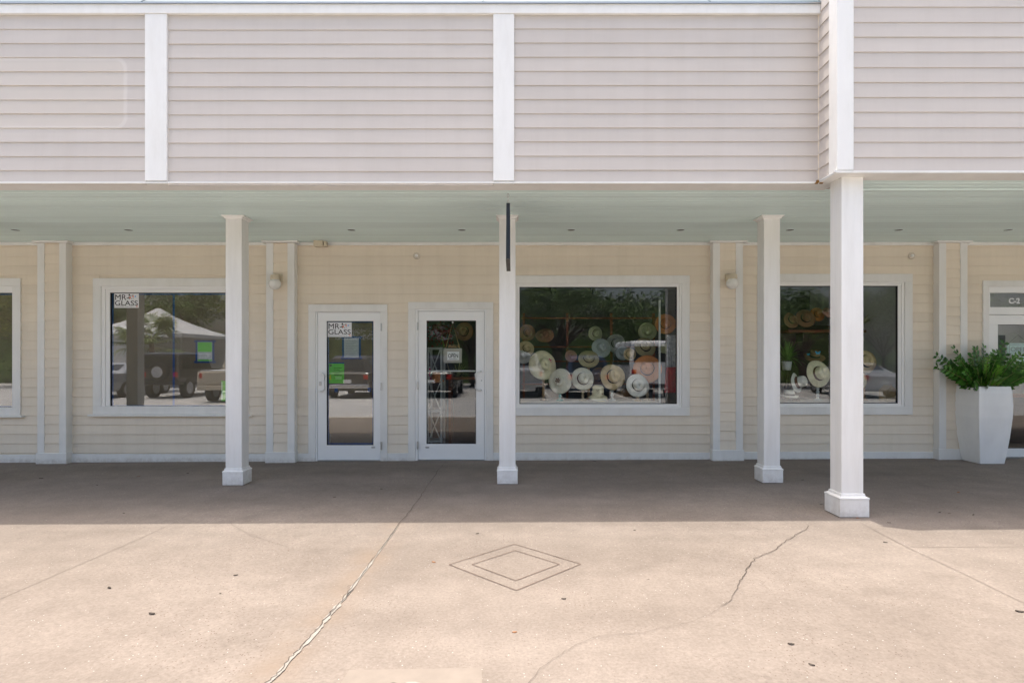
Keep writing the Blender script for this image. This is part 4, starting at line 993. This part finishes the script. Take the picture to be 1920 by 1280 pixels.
# right shop: sign and transom lettering
o3 = empty("open_sign", (wx(1915), GY + .03, wz(664))); tag(o3, "pale mint framed OPEN sign in the right shop door", "sign")
obj("board", MB().box(wx(1892.5), wx(1938), GY + .026, GY + .032, wz(665), wz(643)), M["card_mint"], o3)
mb = MB(); ring_boards(mb, (wx(1896.5), wx(1934), wz(662), wz(646)), (wx(1897.3), wx(1933.2), wz(661.3), wz(646.7)), GY + .0235, GY + .0255); obj("border", mb, M["ink_grey"], o3)
tx = text("lettering", "OPEN", .092, M["ink_grey"], o3, (wx(1915.3), GY + .0235, wz(658.6)), align='CENTER')
xs_ = [v.co.x for v in tx.data.vertices]; tx.scale.x = .245 / (max(xs_) - min(xs_))
obj("cord", MB().tube([(wx(1896), GY + .029, wz(643)), (wx(1912), GY + .015, wz(627.5)), (wx(1932), GY + .029, wz(643))], .003, 6), M["ink_grey"], o3)
n1 = card("hours_notice", wx(1905), wx(1930), wz(690), wz(668), "card_mint", "pale mint card below the framed OPEN sign in the right door", "notice", GY + .012)
sn = empty("unit_number", (wx(1915), GY - .002, wz(570))); tag(sn, "white C-2 unit lettering on the transom of the right door", "lettering")
text("lettering", "C-2", .105, M["vinyl_white"], sn, (wx(1892.5), GY - .0015, wz(568.5)), bold=.0035)
# blade sign hanging edge-on over the walk
hs = empty("hanging_sign", (-.032, 5.9, 2.42)); tag(hs, "black blade sign hanging edge-on from a chain before the middle column", "sign")
s0 = (-.060, -.018)
obj("board", MB().loft([[(x, y, z) for x, z in ((s0[0], 2.43), (s0[1], 2.43), (s0[1] - .002, 2.98), (s0[0] + .004, 2.98))] for y in (5.92, 6.72)]), M["black_sign"], hs, bevel=.003)
obj("bottom_edge", MB().box(s0[0] - .001, s0[1] + .001, 5.918, 6.722, 2.420, 2.4295), M["sign_edge"], hs)
def chain_link(c, ax):
    pts = []
    for i in range(13):
        a = 2*math.pi*i/12
        u, v_ = .0085*math.cos(a), .020*math.sin(a)
        pts.append((c[0] + (u if ax == 0 else 0), c[1] + (u if ax else 0), c[2] + v_))
    return MB().tube(pts, .0028, 6)
for yy in (5.96, 6.66):
    for k in range(3):
        obj("chain_link", chain_link((-.039, yy, 3.0 + .031*k), k % 2), M["steel"], hs)
    obj("eye_screw", MB().tube([(-.039, yy, 3.075), (-.039, yy, CEIL + .002)], .004, 6), M["steel"], hs)

# ------------------------------------------------------------------ fixtures
for k, px in enumerate(LX):
    x = wx(px, LY); o = empty("recessed_light", (x, LY, CEIL))
    where = "in the porch ceiling"
    ordw = ["first", "second", "third", "fourth", "fifth", "sixth", "seventh", "eighth", "ninth", "tenth"][k]
    tag(o, f"small unlit round recessed light {where}, {ordw} from the left", "light", "recessed porch ceiling lights")
    obj("trim_ring", MB().lathe([(.050, -.001), (.052, -.006), (.062, -.005), (.064, .0)], 20, (x, LY, CEIL)), M["ceiling_paint"], o, smooth=True)
    obj("can", MB().lathe([(.050, -.0015), (.03, -.0012), (.001, -.0012)], 20, (x, LY, CEIL)), M["lamp_dark"], o)
for px, py, lab in ((521, 531, "cream globe wall lamp between the pilaster boards left of the doors"), (1367.5, 530, "cream globe wall lamp between the pilaster boards right of the wide hat window")):
    x, z = wx(px, YP), wz(py, YP - .1)
    o = empty("wall_lamp", (x, YP - .02, z)); tag(o, lab, "lamp", "globe wall lamps")
    obj("back_plate", MB().box(x - .065, x + .075, YP - .045, YP - .017, z + .02, z + .13), M["cream_plastic"], o, bevel=.008)
    obj("holder", MB().lathe([(.001, .115), (.062, .11), (.066, .055), (.060, .05), (.001, .052)], 20, (x + .004, YP - .105, z)), M["cream_plastic"], o, smooth=False)
    obj("globe", MB().sphere((x + .002, YP - .11, z - .01), .082, 22, 14), M["globe_glass"], o, smooth=True)
o = empty("junction_box", (wx(605, D - .1), D - .1, wz(461))); tag(o, "small cream box fixed under the porch ceiling above the left door", "box")
obj("body", MB().box(wx(595), wx(612), D - .17, D - .047, CEIL - .082, CEIL - .002), M["cream_plastic"], o, bevel=.004)
obj("cover", MB().box(wx(613), wx(617), D - .15, D - .06, CEIL - .075, CEIL - .008), M["cream_plastic"], o, bevel=.003)
for px, py, lab in ((781.5, 480, "small round clear sensor high on the wall above the two doors"), (1707.5, 480, "small round clear sensor on the wall above the right hat window")):
    c = (wx(px), D - .022, wz(py)); o = empty("round_sensor", c); tag(o, lab, "sensor", "round wall sensors")
    pts = lambda r, y: [(c[0] + r*math.cos(2*math.pi*i/16), y, c[2] + r*math.sin(2*math.pi*i/16)) for i in range(16)]
    obj("disc", MB().loft([pts(.05, D - .012), pts(.05, D - .024), pts(.042, D - .03)]), mat("cap_" + str(px), (.66, .59, .49), .25), o)
    obj("dome", MB().loft([pts(.022, D - .0305), pts(.02, D - .045), pts(.01, D - .052)]), M["window_vinyl"], o)

# ------------------------------------------------------------------ planter
PX, PYY = wx(1867, 7.96), 7.96 + .22
pz = gz(PX)
def psq(h, z): return [(PX - h, PYY - h, z), (PX + h, PYY - h, z), (PX + h, PYY + h, z), (PX - h, PYY + h, z)]
mb = MB().loft([psq(.165, pz), psq(.178, pz + .10), psq(.205, pz + .35), psq(.226, pz + .62), psq(.230, pz + .78), psq(.224, pz + .95), psq(.212, pz + 1.04), psq(.190, pz + 1.04), psq(.19, pz + .97)], cap=True)
pot = obj("planter", mb, M["pot_glaze"], None, origin=(PX, PYY, pz), bevel=.008)
tag(pot, "tall white glazed square planter beside the right shop door", "planter")
obj("soil", MB().box(PX - .188, PX + .188, PYY - .188, PYY + .188, pz + .975, pz + 1.0), M["soil"], pot)
zz = empty("leafy_plant", (PX, PYY, pz + 1.0)); tag(zz, "glossy dark green plant with feathery fronds growing in the white planter", "plant")
def frond(base, dir_, length, bend, n, seed, newc):
    r_ = random.Random(seed); mb = MB(); d = dir_.normalized(); pts = []
    p = Vector(base)
    for i in range(9):
        pts.append(p.copy()); d = (d + Vector((0, 0, -bend/8)) + Vector((dir_.x, dir_.y, 0))*bend/12).normalized(); p = p + d*length/8
    mb.cur = 1; mb.tube(pts, [.011*(1 - .8*i/8) for i in range(9)], 6); mb.cur = 0
    side = d.cross(Vector((r_.uniform(-.5, .5), -1, r_.uniform(-.3, .5))))     # fronds twist towards the light of the street
    if side.length < .1: side = Vector((1, 0, 0))
    side.normalize()
    for k in range(n):
        f = .12 + .86*k/(n-1); i = min(7, int(f*8)); q = pts[i].lerp(pts[i+1], f*8 - i); t_ = (pts[i+1] - pts[i]).normalized()
        for sg in (-1, 1):
            ax = (side*sg*r_.uniform(.75, 1.1) + t_*r_.uniform(.45, .8) + Vector((0, 0, r_.uniform(-.1, .25)))).normalized()
            nn = ax.cross(t_*sg).normalized(); wv_ = nn.cross(ax).normalized()
            L_ = r_.uniform(.085, .115) * (1.15 - .45*f); W_ = L_*r_.uniform(.26, .33); cup = L_*.05
            e = [q, q + ax*L_*.25 + wv_*W_*.75 + nn*cup, q + ax*L_*.55 + wv_*W_ + nn*cup*1.3, q + ax*L_*.82 + wv_*W_*.48 + nn*cup*.6, q + ax*L_*1.08 - nn*cup*.5,
                 q + ax*L_*.82 - wv_*W_*.48 + nn*cup*.6, q + ax*L_*.55 - wv_*W_ + nn*cup*1.3, q + ax*L_*.25 - wv_*W_*.75 + nn*cup, q + ax*L_*.55 - nn*cup*.2]
            mb.add(e, [(0,1,8),(1,2,8),(2,3,8),(3,4,8),(4,5,8),(5,6,8),(6,7,8),(7,0,8)])
    return obj("frond", mb, [M["leaf_new"] if newc else M["leaf_gloss"], M["stem"]], zz, smooth=True)
r4 = random.Random(12)
FR_ = [(-1.35, -.1, .62), (-1.0, -.5, .66), (-.85, .3, .70), (-.6, -.6, .60), (-.45, .2, .68), (-.3, -.7, .52), (-.15, .1, .62), (0, -.55, .50), (.05, .5, .62), (.2, -.2, .58), (.3, .4, .66), (.4, -.6, .55), (.5, .1, .74), (.6, .6, .66), (.75, -.4, .60), (.9, .1, .68), (1.1, -.5, .62), (1.3, .2, .66), (-1.9, -.3, .60), (1.8, -.4, .56), (-.7, -.9, .46), (.55, -1.0, .46), (-.1, -1.0, .42), (.95, .7, .6), (-1.1, .6, .6), (.15, .9, .6), (-1.5, -.8, .50), (1.4, -.9, .50), (-.4, -1.3, .40), (.25, -1.3, .40), (-1.3, -1.4, .34), (-.8, -1.5, .32), (-.1, -1.6, .30), (.5, -1.5, .32), (1.1, -1.4, .34), (-.25, -.3, .48), (.35, -.25, .5), (-.75, -.2, .56), (.7, .2, .62), (-1.6, .2, .5), (0, .2, .66), (1.0, -.2, .56)]
for k, (ax_, ay_, l_) in enumerate(FR_):
    frond((PX + .12*max(-1, min(1, ax_)) + r4.uniform(-.03, .03), PYY + .12*max(-1, min(1, ay_)) + r4.uniform(-.03, .03), pz + .99),
          Vector((ax_*.78, ay_*.6, 1.0)), l_*r4.uniform(.82, .98), r4.uniform(.02, .30), r4.randint(8, 10), 100 + k, k in (5, 22, 27, 32))

# ------------------------------------------------------------------ litter on the pavement
def leafmesh(m, L_):
    mb = MB(); n = 7; up, dn = [], []
    for i in range(n):
        f = i/(n-1); ww = math.sin(math.pi*f)**.8*L_*.24; z = .002 + .004*abs(f-.5)
        up.append(((f-.5)*L_, ww + .0005, z + .002)); dn.append(((f-.5)*L_, -ww - .0005, z + .0015))
    md = [((i/(n-1)-.5)*L_, 0, .001) for i in range(n)]
    mb.add(up + md + dn, [(n+i, n+i+1, i+1, i) for i in range(n-1)] + [(2*n+i, 2*n+i+1, n+i+1, n+i) for i in range(n-1)])
    return mb.mesh("fallen_leaf", M[m])
LM = {("d", 0): leafmesh("dry_leaf", .032), ("t", 0): leafmesh("dry_leaf_tan", .045)}
for k, (px, py, t_, s_) in enumerate(((205,1099,"d",1.2),(285,1148,"d",1.3),(442,1076,"d",.9),(413,1110,"d",.6),(895,1000,"d",.9),(232,959,"d",.9),(77,893,"d",1.2),(182,906,"d",.9),(715,916,"d",.8),(627,931,"d",.9),(813,1053,"t",.7),(352,885,"d",1.2),(1057,1123,"d",.9),(1483,1210,"d",1.0),(1522,1249,"d",.9),(1912,1151,"d",1.3),(1660,1020,"d",.9),(1797,927,"t",1.2),(1762,964,"d",.8),(1825,969,"d",.9),(1667,983,"d",.8),(1190,995,"d",.7),(1115,865,"d",1.3),(1505,902,"d",.9),(1216,1087,"d",.4),(1540,948,"d",.7),(260,890,"t",.8),(1706,862,"t",.7),(965,1185,"t",.6),(1608,974,"t",.8),(1780,966,"d",.6),(598,940,"d",.5),(1362,873,"t",.7))):
    p = gp(px, py)
    o = inst("fallen_leaf", LM[(t_, 0)], None, p + Vector((0, 0, .001)), (0, 0, rnd.uniform(-.7, .7)), (s_, s_, s_))
    tag(o, "small dark dry leaf lying on the pink concrete walk" if t_ == "d" else "small tan dry leaf lying on the concrete walk", "leaf", "dark dry leaves on the walk" if t_ == "d" else "tan dry leaves on the walk")

# ------------------------------------------------------------------ the lot behind the camera, as the shop glass reflects it
for k in range(13):
    x = -19.5 + 3.0*k
    obj("bay_line", MB().quad((x, -11.5, LOT + .004), (x + .1, -11.5, LOT + .004), (x + .1, -6.2, LOT + .004), (x, -6.2, LOT + .004)), M["lot_line"], lot)
TYPES = dict(
 suv=([(0,.45,.95,.98,.80,.75),(.08,.35,1.0,1.03,.90,.8),(.20,.3,1.05,1.60,.93,.68),(.5,.28,1.05,1.70,.94,.68),(2.6,.28,1.05,1.72,.94,.68),(3.3,.28,1.03,1.1,.93,.85),(4.4,.3,.9,.93,.9,.8),(4.7,.45,.7,.75,.75,.65)], 2.9, (1.0, 3.7), .36),
 jeep=([(0,.6,1.05,1.08,.75,.74),(.03,.55,1.1,1.76,.78,.72),(.3,.52,1.1,1.82,.78,.72),(2.2,.5,1.1,1.82,.78,.72),(2.6,.5,1.1,1.16,.78,.74),(3.9,.55,1.1,1.13,.72,.68),(4.0,.6,1.05,1.08,.70,.66)], 2.3, (.75, 3.2), .40),
 pickup=([(0,.5,1.0,1.02,.9,.88),(.05,.45,1.12,1.14,.95,.93),(1.7,.4,1.12,1.14,.95,.93),(1.78,.4,1.12,1.78,.95,.72),(2.2,.4,1.12,1.84,.95,.72),(3.2,.4,1.12,1.84,.95,.72),(3.9,.4,1.12,1.2,.95,.9),(5.0,.42,1.05,1.1,.93,.88),(5.3,.5,.85,.9,.88,.8)], 3.4, (1.0, 4.3), .40),
 van=([(0,.45,1.2,1.22,.9,.88),(.03,.35,1.2,2.2,.95,.85),(.2,.35,1.2,2.3,.95,.85),(3.8,.35,1.2,2.32,.95,.85),(4.5,.35,1.15,1.3,.95,.85),(5.2,.4,.95,1.0,.92,.85),(5.3,.5,.8,.85,.85,.8)], 4.1, (1.1, 4.3), .36),
 sedan=([(0,.4,.85,.88,.8,.75),(.1,.3,.98,1.0,.88,.8),(.8,.25,.98,1.03,.9,.75),(1.5,.25,.95,1.38,.9,.62),(2.7,.25,.93,1.42,.9,.62),(3.5,.25,.93,.98,.9,.8),(4.4,.3,.8,.83,.86,.75),(4.6,.4,.65,.68,.75,.65)], 3.0, (.95, 3.7), .33))
wm = MB().tube([(-.11, 0, 0), (.11, 0, 0)], .33, 20); wh_me = wm.mesh("wheel", M["tyre"], smooth=False)
rm = MB().tube([(-.115, 0, 0), (.115, 0, 0)], .20, 14); rim_me = rm.mesh("rim", M["rim"])
def vehicle(kind, name, X, Y, paint, label, cat, bumper="chrome"):
    S, glass_end, axles, wr_ = TYPES[kind]
    T = lambda u, v, z: (X + v, Y - u, LOT + z)
    o = empty(name, (X, Y - 2.2, LOT)); tag(o, label, cat)
    rings = []
    for (u, zl, zb_, zr, wb_, wr2) in S:
        hb_ = zr - zb_ > .2; zs = zr - (.07 if hb_ else .02)
        half = [(0, zl), (wb_*.86, zl), (wb_*.97, zl + .12), (wb_, (zl+zb_)/2), (wb_*.985, zb_), (wr2, zs), (wr2*.86, zr - .008), (0, zr)]
        rings.append([T(u, v, z) for v, z in half] + [T(u, -v, z) for v, z in reversed(half[1:-1])])
    bo = obj("body", MB().loft(rings), M[paint], o, smooth=False, bevel=.02)
    # rear window, tail lamps, bumper, plate
    i0 = next(i for i in range(len(S)-1) if S[i+1][3] - S[i+1][2] > .25 and S[i][3] - S[i][2] < .2)
    a, b_ = S[i0], S[i0+1]
    zq = lambda f: a[3] + (b_[3] - a[3])*f; uq = lambda f: a[0] + (b_[0] - a[0])*f - .012
    hw = b_[5]*.86
    obj("rear_window", MB().loft([[T(uq(.22), -hw*1.06, zq(.22)), T(uq(.22), hw*1.06, zq(.22)), T(uq(.86), hw, zq(.86)), T(uq(.86), -hw, zq(.86))], [T(uq(.22)+.01, -hw*1.06, zq(.22)), T(uq(.22)+.01, hw*1.06, zq(.22)), T(uq(.86)+.01, hw, zq(.86)), T(uq(.86)+.01, -hw, zq(.86))]]), M["car_glass"], bo)
    gi = [s_ for s_ in S if s_[3] - s_[2] > .25]
    for sg in (-1, 1):
        u0, u1 = gi[0][0] + .12, gi[-1][0] + .1; s_ = gi[min(1, len(gi)-1)]
        nw = 3 if u1 - u0 > 2 else 2
        for k in range(nw):
            ua, ub = u0 + (u1-u0)*k/nw + .04, u0 + (u1-u0)*(k+1)/nw - .04
            f0, f1 = .12, .80; va = lambda f: sg*(s_[4]*.985 + (s_[5] - s_[4]*.985)*f + .012); za = lambda f: s_[2] + (s_[3] - .07 - s_[2])*f
            obj("side_window", MB().loft([[T(ua, va(f0), za(f0)), T(ub, va(f0), za(f0)), T(ub - (.12 if k == nw-1 else 0), va(f1), za(f1)), T(ua + .06, va(f1), za(f1))], [T(ua, va(f0) - sg*.01, za(f0)), T(ub, va(f0) - sg*.01, za(f0)), T(ub - (.12 if k == nw-1 else 0), va(f1) - sg*.01, za(f1)), T(ua + .06, va(f1) - sg*.01, za(f1))]]), M["car_glass"], bo)
        wl = S[1][4]; zt = S[1][2]
        obj("tail_light", MB().box(X + sg*wl*.80 - .09, X + sg*wl*.80 + .09, Y - .06, Y + .012, LOT + zt - .24, LOT + zt - .06), M["tail_light"], bo, bevel=.01)
    obj("bumper", MB().box(X - S[1][4]*.95, X + S[1][4]*.95, Y - .05, Y + .07, LOT + S[0][1] - .04, LOT + S[0][1] + .12), M[bumper], bo, bevel=.02)
    obj("number_plate", MB().box(X - .16, X + .16, Y + .004, Y + .016, LOT + S[0][1] + .16, LOT + S[0][1] + .30), M["plate"], bo)
    for u in axles:
        for sg in (-1, 1):
            w_ = inst("wheel", wh_me, o, (X + sg*(S[2][4] - .10), Y - u, LOT + .33*wr_/.33*.99), (0, 0, 0), (1, wr_/.33, wr_/.33))
            r_ = bpy.data.objects.new("rim", rim_me); col.objects.link(r_); r_.parent = w_
    if kind == "jeep":
        sp_ = inst("spare_wheel", wh_me, o, (X + .05, Y + .15, LOT + 1.05), (0, 0, R(90)), (1, 1.1, 1.1))
        r_ = bpy.data.objects.new("rim", rim_me); col.objects.link(r_); r_.parent = sp_
    if kind == "pickup":
        obj("tailgate", MB().box(X - .74, X + .74, Y - .02, Y + .025, LOT + .66, LOT + 1.10), M[paint], bo, bevel=.02)
        obj("bed_cover", MB().box(X - .84, X + .84, Y - 1.66, Y - .07, LOT + 1.141, LOT + 1.16), M["car_white"], bo, bevel=.006)
    if kind == "van":
        obj("door_seam", MB().box(X - .006, X + .006, Y - .03, Y + .006, LOT + .5, LOT + 2.1), M["gasket"], bo)
YV = -6.4
vehicle("sedan", "parked_car", -16.6, YV, "car_silver", "silver sedan parked at the left, mirrored at the papered window's left edge", "car", "car_silver")
vehicle("jeep", "parked_jeep", -13.8, YV, "car_charcoal", "dark boxy off-roader with a spare wheel, mirrored in the papered window", "car", "car_black")
vehicle("pickup", "parked_pickup", -10.25, YV + 2.2, "car_tan", "tan pickup truck with a pale bed cover, mirrored in the papered window", "truck", "car_tan")
vehicle("suv", "parked_car", -6.45, YV, "car_charcoal", "charcoal sport utility car mirrored in the left door", "car")
vehicle("suv", "parked_car", -3.2, YV - .2, "car_black", "black sport utility car mirrored in the hat shop door", "car", "car_black")
vehicle("pickup", "parked_pickup", .35, YV - .3, "car_silver", "silver pickup truck mirrored at the left of the wide hat window", "truck")
vehicle("suv", "parked_car", 3.0, YV, "car_blue", "dark blue sport utility car mirrored behind the hats", "car")
vehicle("van", "parked_van", 5.6, YV - .3, "car_white", "tall white van mirrored at the right of the wide hat window", "van", "car_black")
vehicle("sedan", "parked_car", 14.6, YV, "car_silver", "silver sedan mirrored at the right of the corner column", "car", "car_silver")

def make_crown(seed, rx, rz, n_cl, n_lf, ls):
    r_ = random.Random(seed); mb = MB(); cl = []
    for k in range(n_cl):
        while True:
            p = Vector((r_.uniform(-1, 1), r_.uniform(-1, 1), r_.uniform(-1, 1)))
            if .25 < p.length < 1: break
        cl.append((Vector((p.x*rx, p.y*rx, p.z*rz)), r_.uniform(.35, .75)))
    for c, s_ in cl:
        for j in range(n_lf):
            d = Vector((r_.gauss(0, 1), r_.gauss(0, 1), r_.gauss(0, .7)))*s_*.55; p = c + d
            a = Vector((r_.uniform(-1, 1), r_.uniform(-1, 1), r_.uniform(-.6, .6))).normalized()*ls*r_.uniform(.6, 1.2)
            b_ = a.cross(Vector((r_.uniform(-1, 1), r_.uniform(-1, 1), r_.uniform(-1, 1))).normalized())*.5
            mb.add([p - a*.5, p + b_*.6, p + a*.6, p - b_*.6], [(0, 1, 2, 3)])
    return mb, [c for c, _ in cl]
def tree(X, Y, h, seed, crown_me, clumps, ch, label, th=.2):
    r_ = random.Random(seed); o = empty("shade_tree", (X, Y, LOT)); tag(o, label, "tree", "shade trees behind the lot")
    mb = MB(); cz = LOT + ch
    fork = Vector((X + r_.uniform(-.2, .2), Y, LOT + ch*.45))
    mb.tube([(X, Y, LOT - .1), (X + .03, Y, LOT + .3), fork * .5 + Vector((X, Y, LOT))*.5, fork], [th*1.5, th*1.1, th, th*.85], 10)
    for c in r_.sample(clumps, 12):
        e = Vector((X, Y, cz)) + c*.85; m_ = fork.lerp(e, .5) + Vector((r_.uniform(-.3, .3), r_.uniform(-.3, .3), r_.uniform(0, .3)))
        mb.tube([fork - Vector((0, 0, .1)), fork.lerp(m_, .5), m_, e], [th*.5, th*.36, th*.24, th*.06], 7)
    obj("trunk", mb, M["bark"], o, smooth=True)
    inst("crown", crown_me, o, (X, Y, cz), (0, 0, r_.uniform(0, 6)), (1, 1, 1))
cr = []
for s_, (rx, rz, ncl, m) in enumerate(((2.9, 1.35, 95, "foliage_dark"), (2.7, 1.45, 90, "foliage_olive"), (3.3, 1.3, 110, "foliage_dark"))):
    mb, cl = make_crown(50 + s_, rx, rz, ncl, 95, .20); cr.append((mb.mesh("crown", M[m]), cl))
for k, (X, Y, v, ch, th, lab) in enumerate((
    (-27, -17, 1, 4.6, .2, "olive tree crown farthest left beyond the lot"), (-22.5, -24, 0, 5.2, .25, "dark tree behind the white marquee, left"), (-17.5, -25, 1, 5.4, .22, "olive tree behind the white marquee, right"),
    (-29, -25, 0, 5.2, .25, "dark tree at the far left behind the marquee"), (-12.2, -16, 1, 4.7, .22, "olive tree behind the tan pickup"), (-7.0, -19, 2, 5.0, .22, "dark spreading tree behind the charcoal car"), (-2.2, -16, 0, 4.4, .2, "dark tree behind the black car"),
    (2.3, -15, 2, 4.9, .34, "broad dark tree with thick trunk behind the silver pickup"), (7.0, -15.5, 0, 4.3, .2, "dark tree behind the tall white van"), (11.2, -14, 2, 4.4, .22, "dark spreading tree mirrored left of the corner column"),
    (15.6, -15, 0, 4.5, .2, "dark tree behind the right silver sedan"), (20.5, -16, 2, 4.6, .2, "dark spreading tree at the far right of the lot"), (26, -18, 0, 4.8, .2, "dark tree farthest right beyond the lot"))):
    tree(X, Y, 0, 70 + k, cr[v][0], cr[v][1], ch - (.55 if Y > -20 else .15), lab, th)
# clipped hedge along the back of the lot
mb = MB(); r5 = random.Random(8)
mb.box(-34, 34, -22.0, -21.0, LOT, 2.6)
for k in range(24000):
    p = Vector((r5.uniform(-34, 34), -21.5 + r5.uniform(-.7, .7), LOT + 3.3*r5.random()**.8)); a = Vector((r5.uniform(-1, 1), r5.uniform(-1, 1), r5.uniform(-.7, .7))).normalized()*.22; b_ = a.cross(Vector((r5.uniform(-1, 1), r5.uniform(-1, 1), r5.uniform(-1, 1))).normalized())*.55
    mb.add([p - a*.5, p + b_*.6, p + a*.6, p - b_*.6], [(0, 1, 2, 3)])
tag(obj("hedge", mb, M["foliage_dark"]), "long dark green hedge along the back of the parking lot", "hedge", kind="stuff")
# palm and marquee
pal = empty("palm_tree", (-17.0, -11.2, LOT)); tag(pal, "small fan palm mirrored in the papered window", "tree")
top = Vector((-17.0, -11.2, 2.15))
obj("trunk", MB().tube([(-17.0, -11.2, LOT - .1), (-16.97, -11.2, 1.0), tuple(top)], [.17, .12, .11], 10), M["bark"], pal, smooth=True)
r6 = random.Random(3); mb = MB()
for k in range(34):
    a = r6.uniform(0, 6.28); el = r6.uniform(-.35, 1.25); d = Vector((math.cos(a)*math.cos(el), math.sin(a)*math.cos(el), math.sin(el)))
    st_ = top + d*r6.uniform(.8, 1.3); sd = d.cross(Vector((0, 0, 1))).normalized(); up_ = sd.cross(d)
    mb.tube([top, st_], .012, 5)
    for j in range(18):
        f = -1.9 + 3.8*j/17; q = (d*math.cos(f) + sd*math.sin(f)); L_ = r6.uniform(.75, 1.05)*(1 - .12*abs(f)); e = st_ + q*L_ + Vector((0, 0, -.28*L_)); m_ = st_ + q*L_*.55
        pv = q.cross(up_).normalized()*.034
        mb.add([st_, m_ + pv, e, m_ - pv], [(0, 1, 2, 3)])
obj("crown", mb, M["palm_green"], pal)
mq = empty("marquee", (-20.4, -17.5, LOT)); tag(mq, "white peaked marquee mirrored behind the fan palm", "tent")
cx_, cy_, hw = -20.4, -17.5, 3.0
mb = MB(); rings = []
for f, z in ((1.0, 2.55), (1.0, 2.75), (.72, 3.05), (.45, 3.42), (.2, 3.85), (.03, 4.3)):
    rings.append([(cx_ - hw*f, cy_ - hw*f, z), (cx_ + hw*f, cy_ - hw*f, z), (cx_ + hw*f, cy_ + hw*f, z), (cx_ - hw*f, cy_ + hw*f, z)])
obj("canopy", mb.loft(rings, cap=False), M["tent_canvas"], mq)
for sx_ in (-1, 1):
    for sy_ in (-1, 1): obj("pole", MB().tube([(cx_ + sx_*(hw-.05), cy_ + sy_*(hw-.05), LOT), (cx_ + sx_*(hw-.05), cy_ + sy_*(hw-.05), 2.56)], .04, 8), M["steel"], mq)
obj("side_wall", MB().box(cx_ - hw + .1, cx_ + hw - .1, cy_ - hw + .08, cy_ - hw + .11, LOT + .05, 2.6).box(cx_ - hw + .08, cx_ + .4, cy_ + hw - .11, cy_ + hw - .08, LOT + .05, 2.55), M["tent_canvas"], mq)
# pale building far across the lot
fb = empty("white_building", (-8.5, -30, LOT)); tag(fb, "low pale building across the lot, mirrored above the charcoal car", "building")
obj("wall", MB().box(-13, -4, -33, -27, LOT, 3.6), M["pale_wall"], fb)
obj("roof", MB().loft([[(-13.4, -33.4, 3.6), (-3.6, -33.4, 3.6), (-3.6, -26.6, 3.6), (-13.4, -26.6, 3.6)], [(-11, -30.2, 5.0), (-6, -30.2, 5.0), (-6, -29.8, 5.0), (-11, -29.8, 5.0)]]), M["roof_metal"], fb)
for xx in (-11.5, -9, -6.5):
    wo = obj("window", MB().box(xx, xx + 1.1, -27.0, -26.96, 1.0, 2.4), M["white_paint"], fb); obj("pane", MB().box(xx + .08, xx + 1.02, -26.965, -26.95, 1.08, 2.32), M["car_glass"], wo)
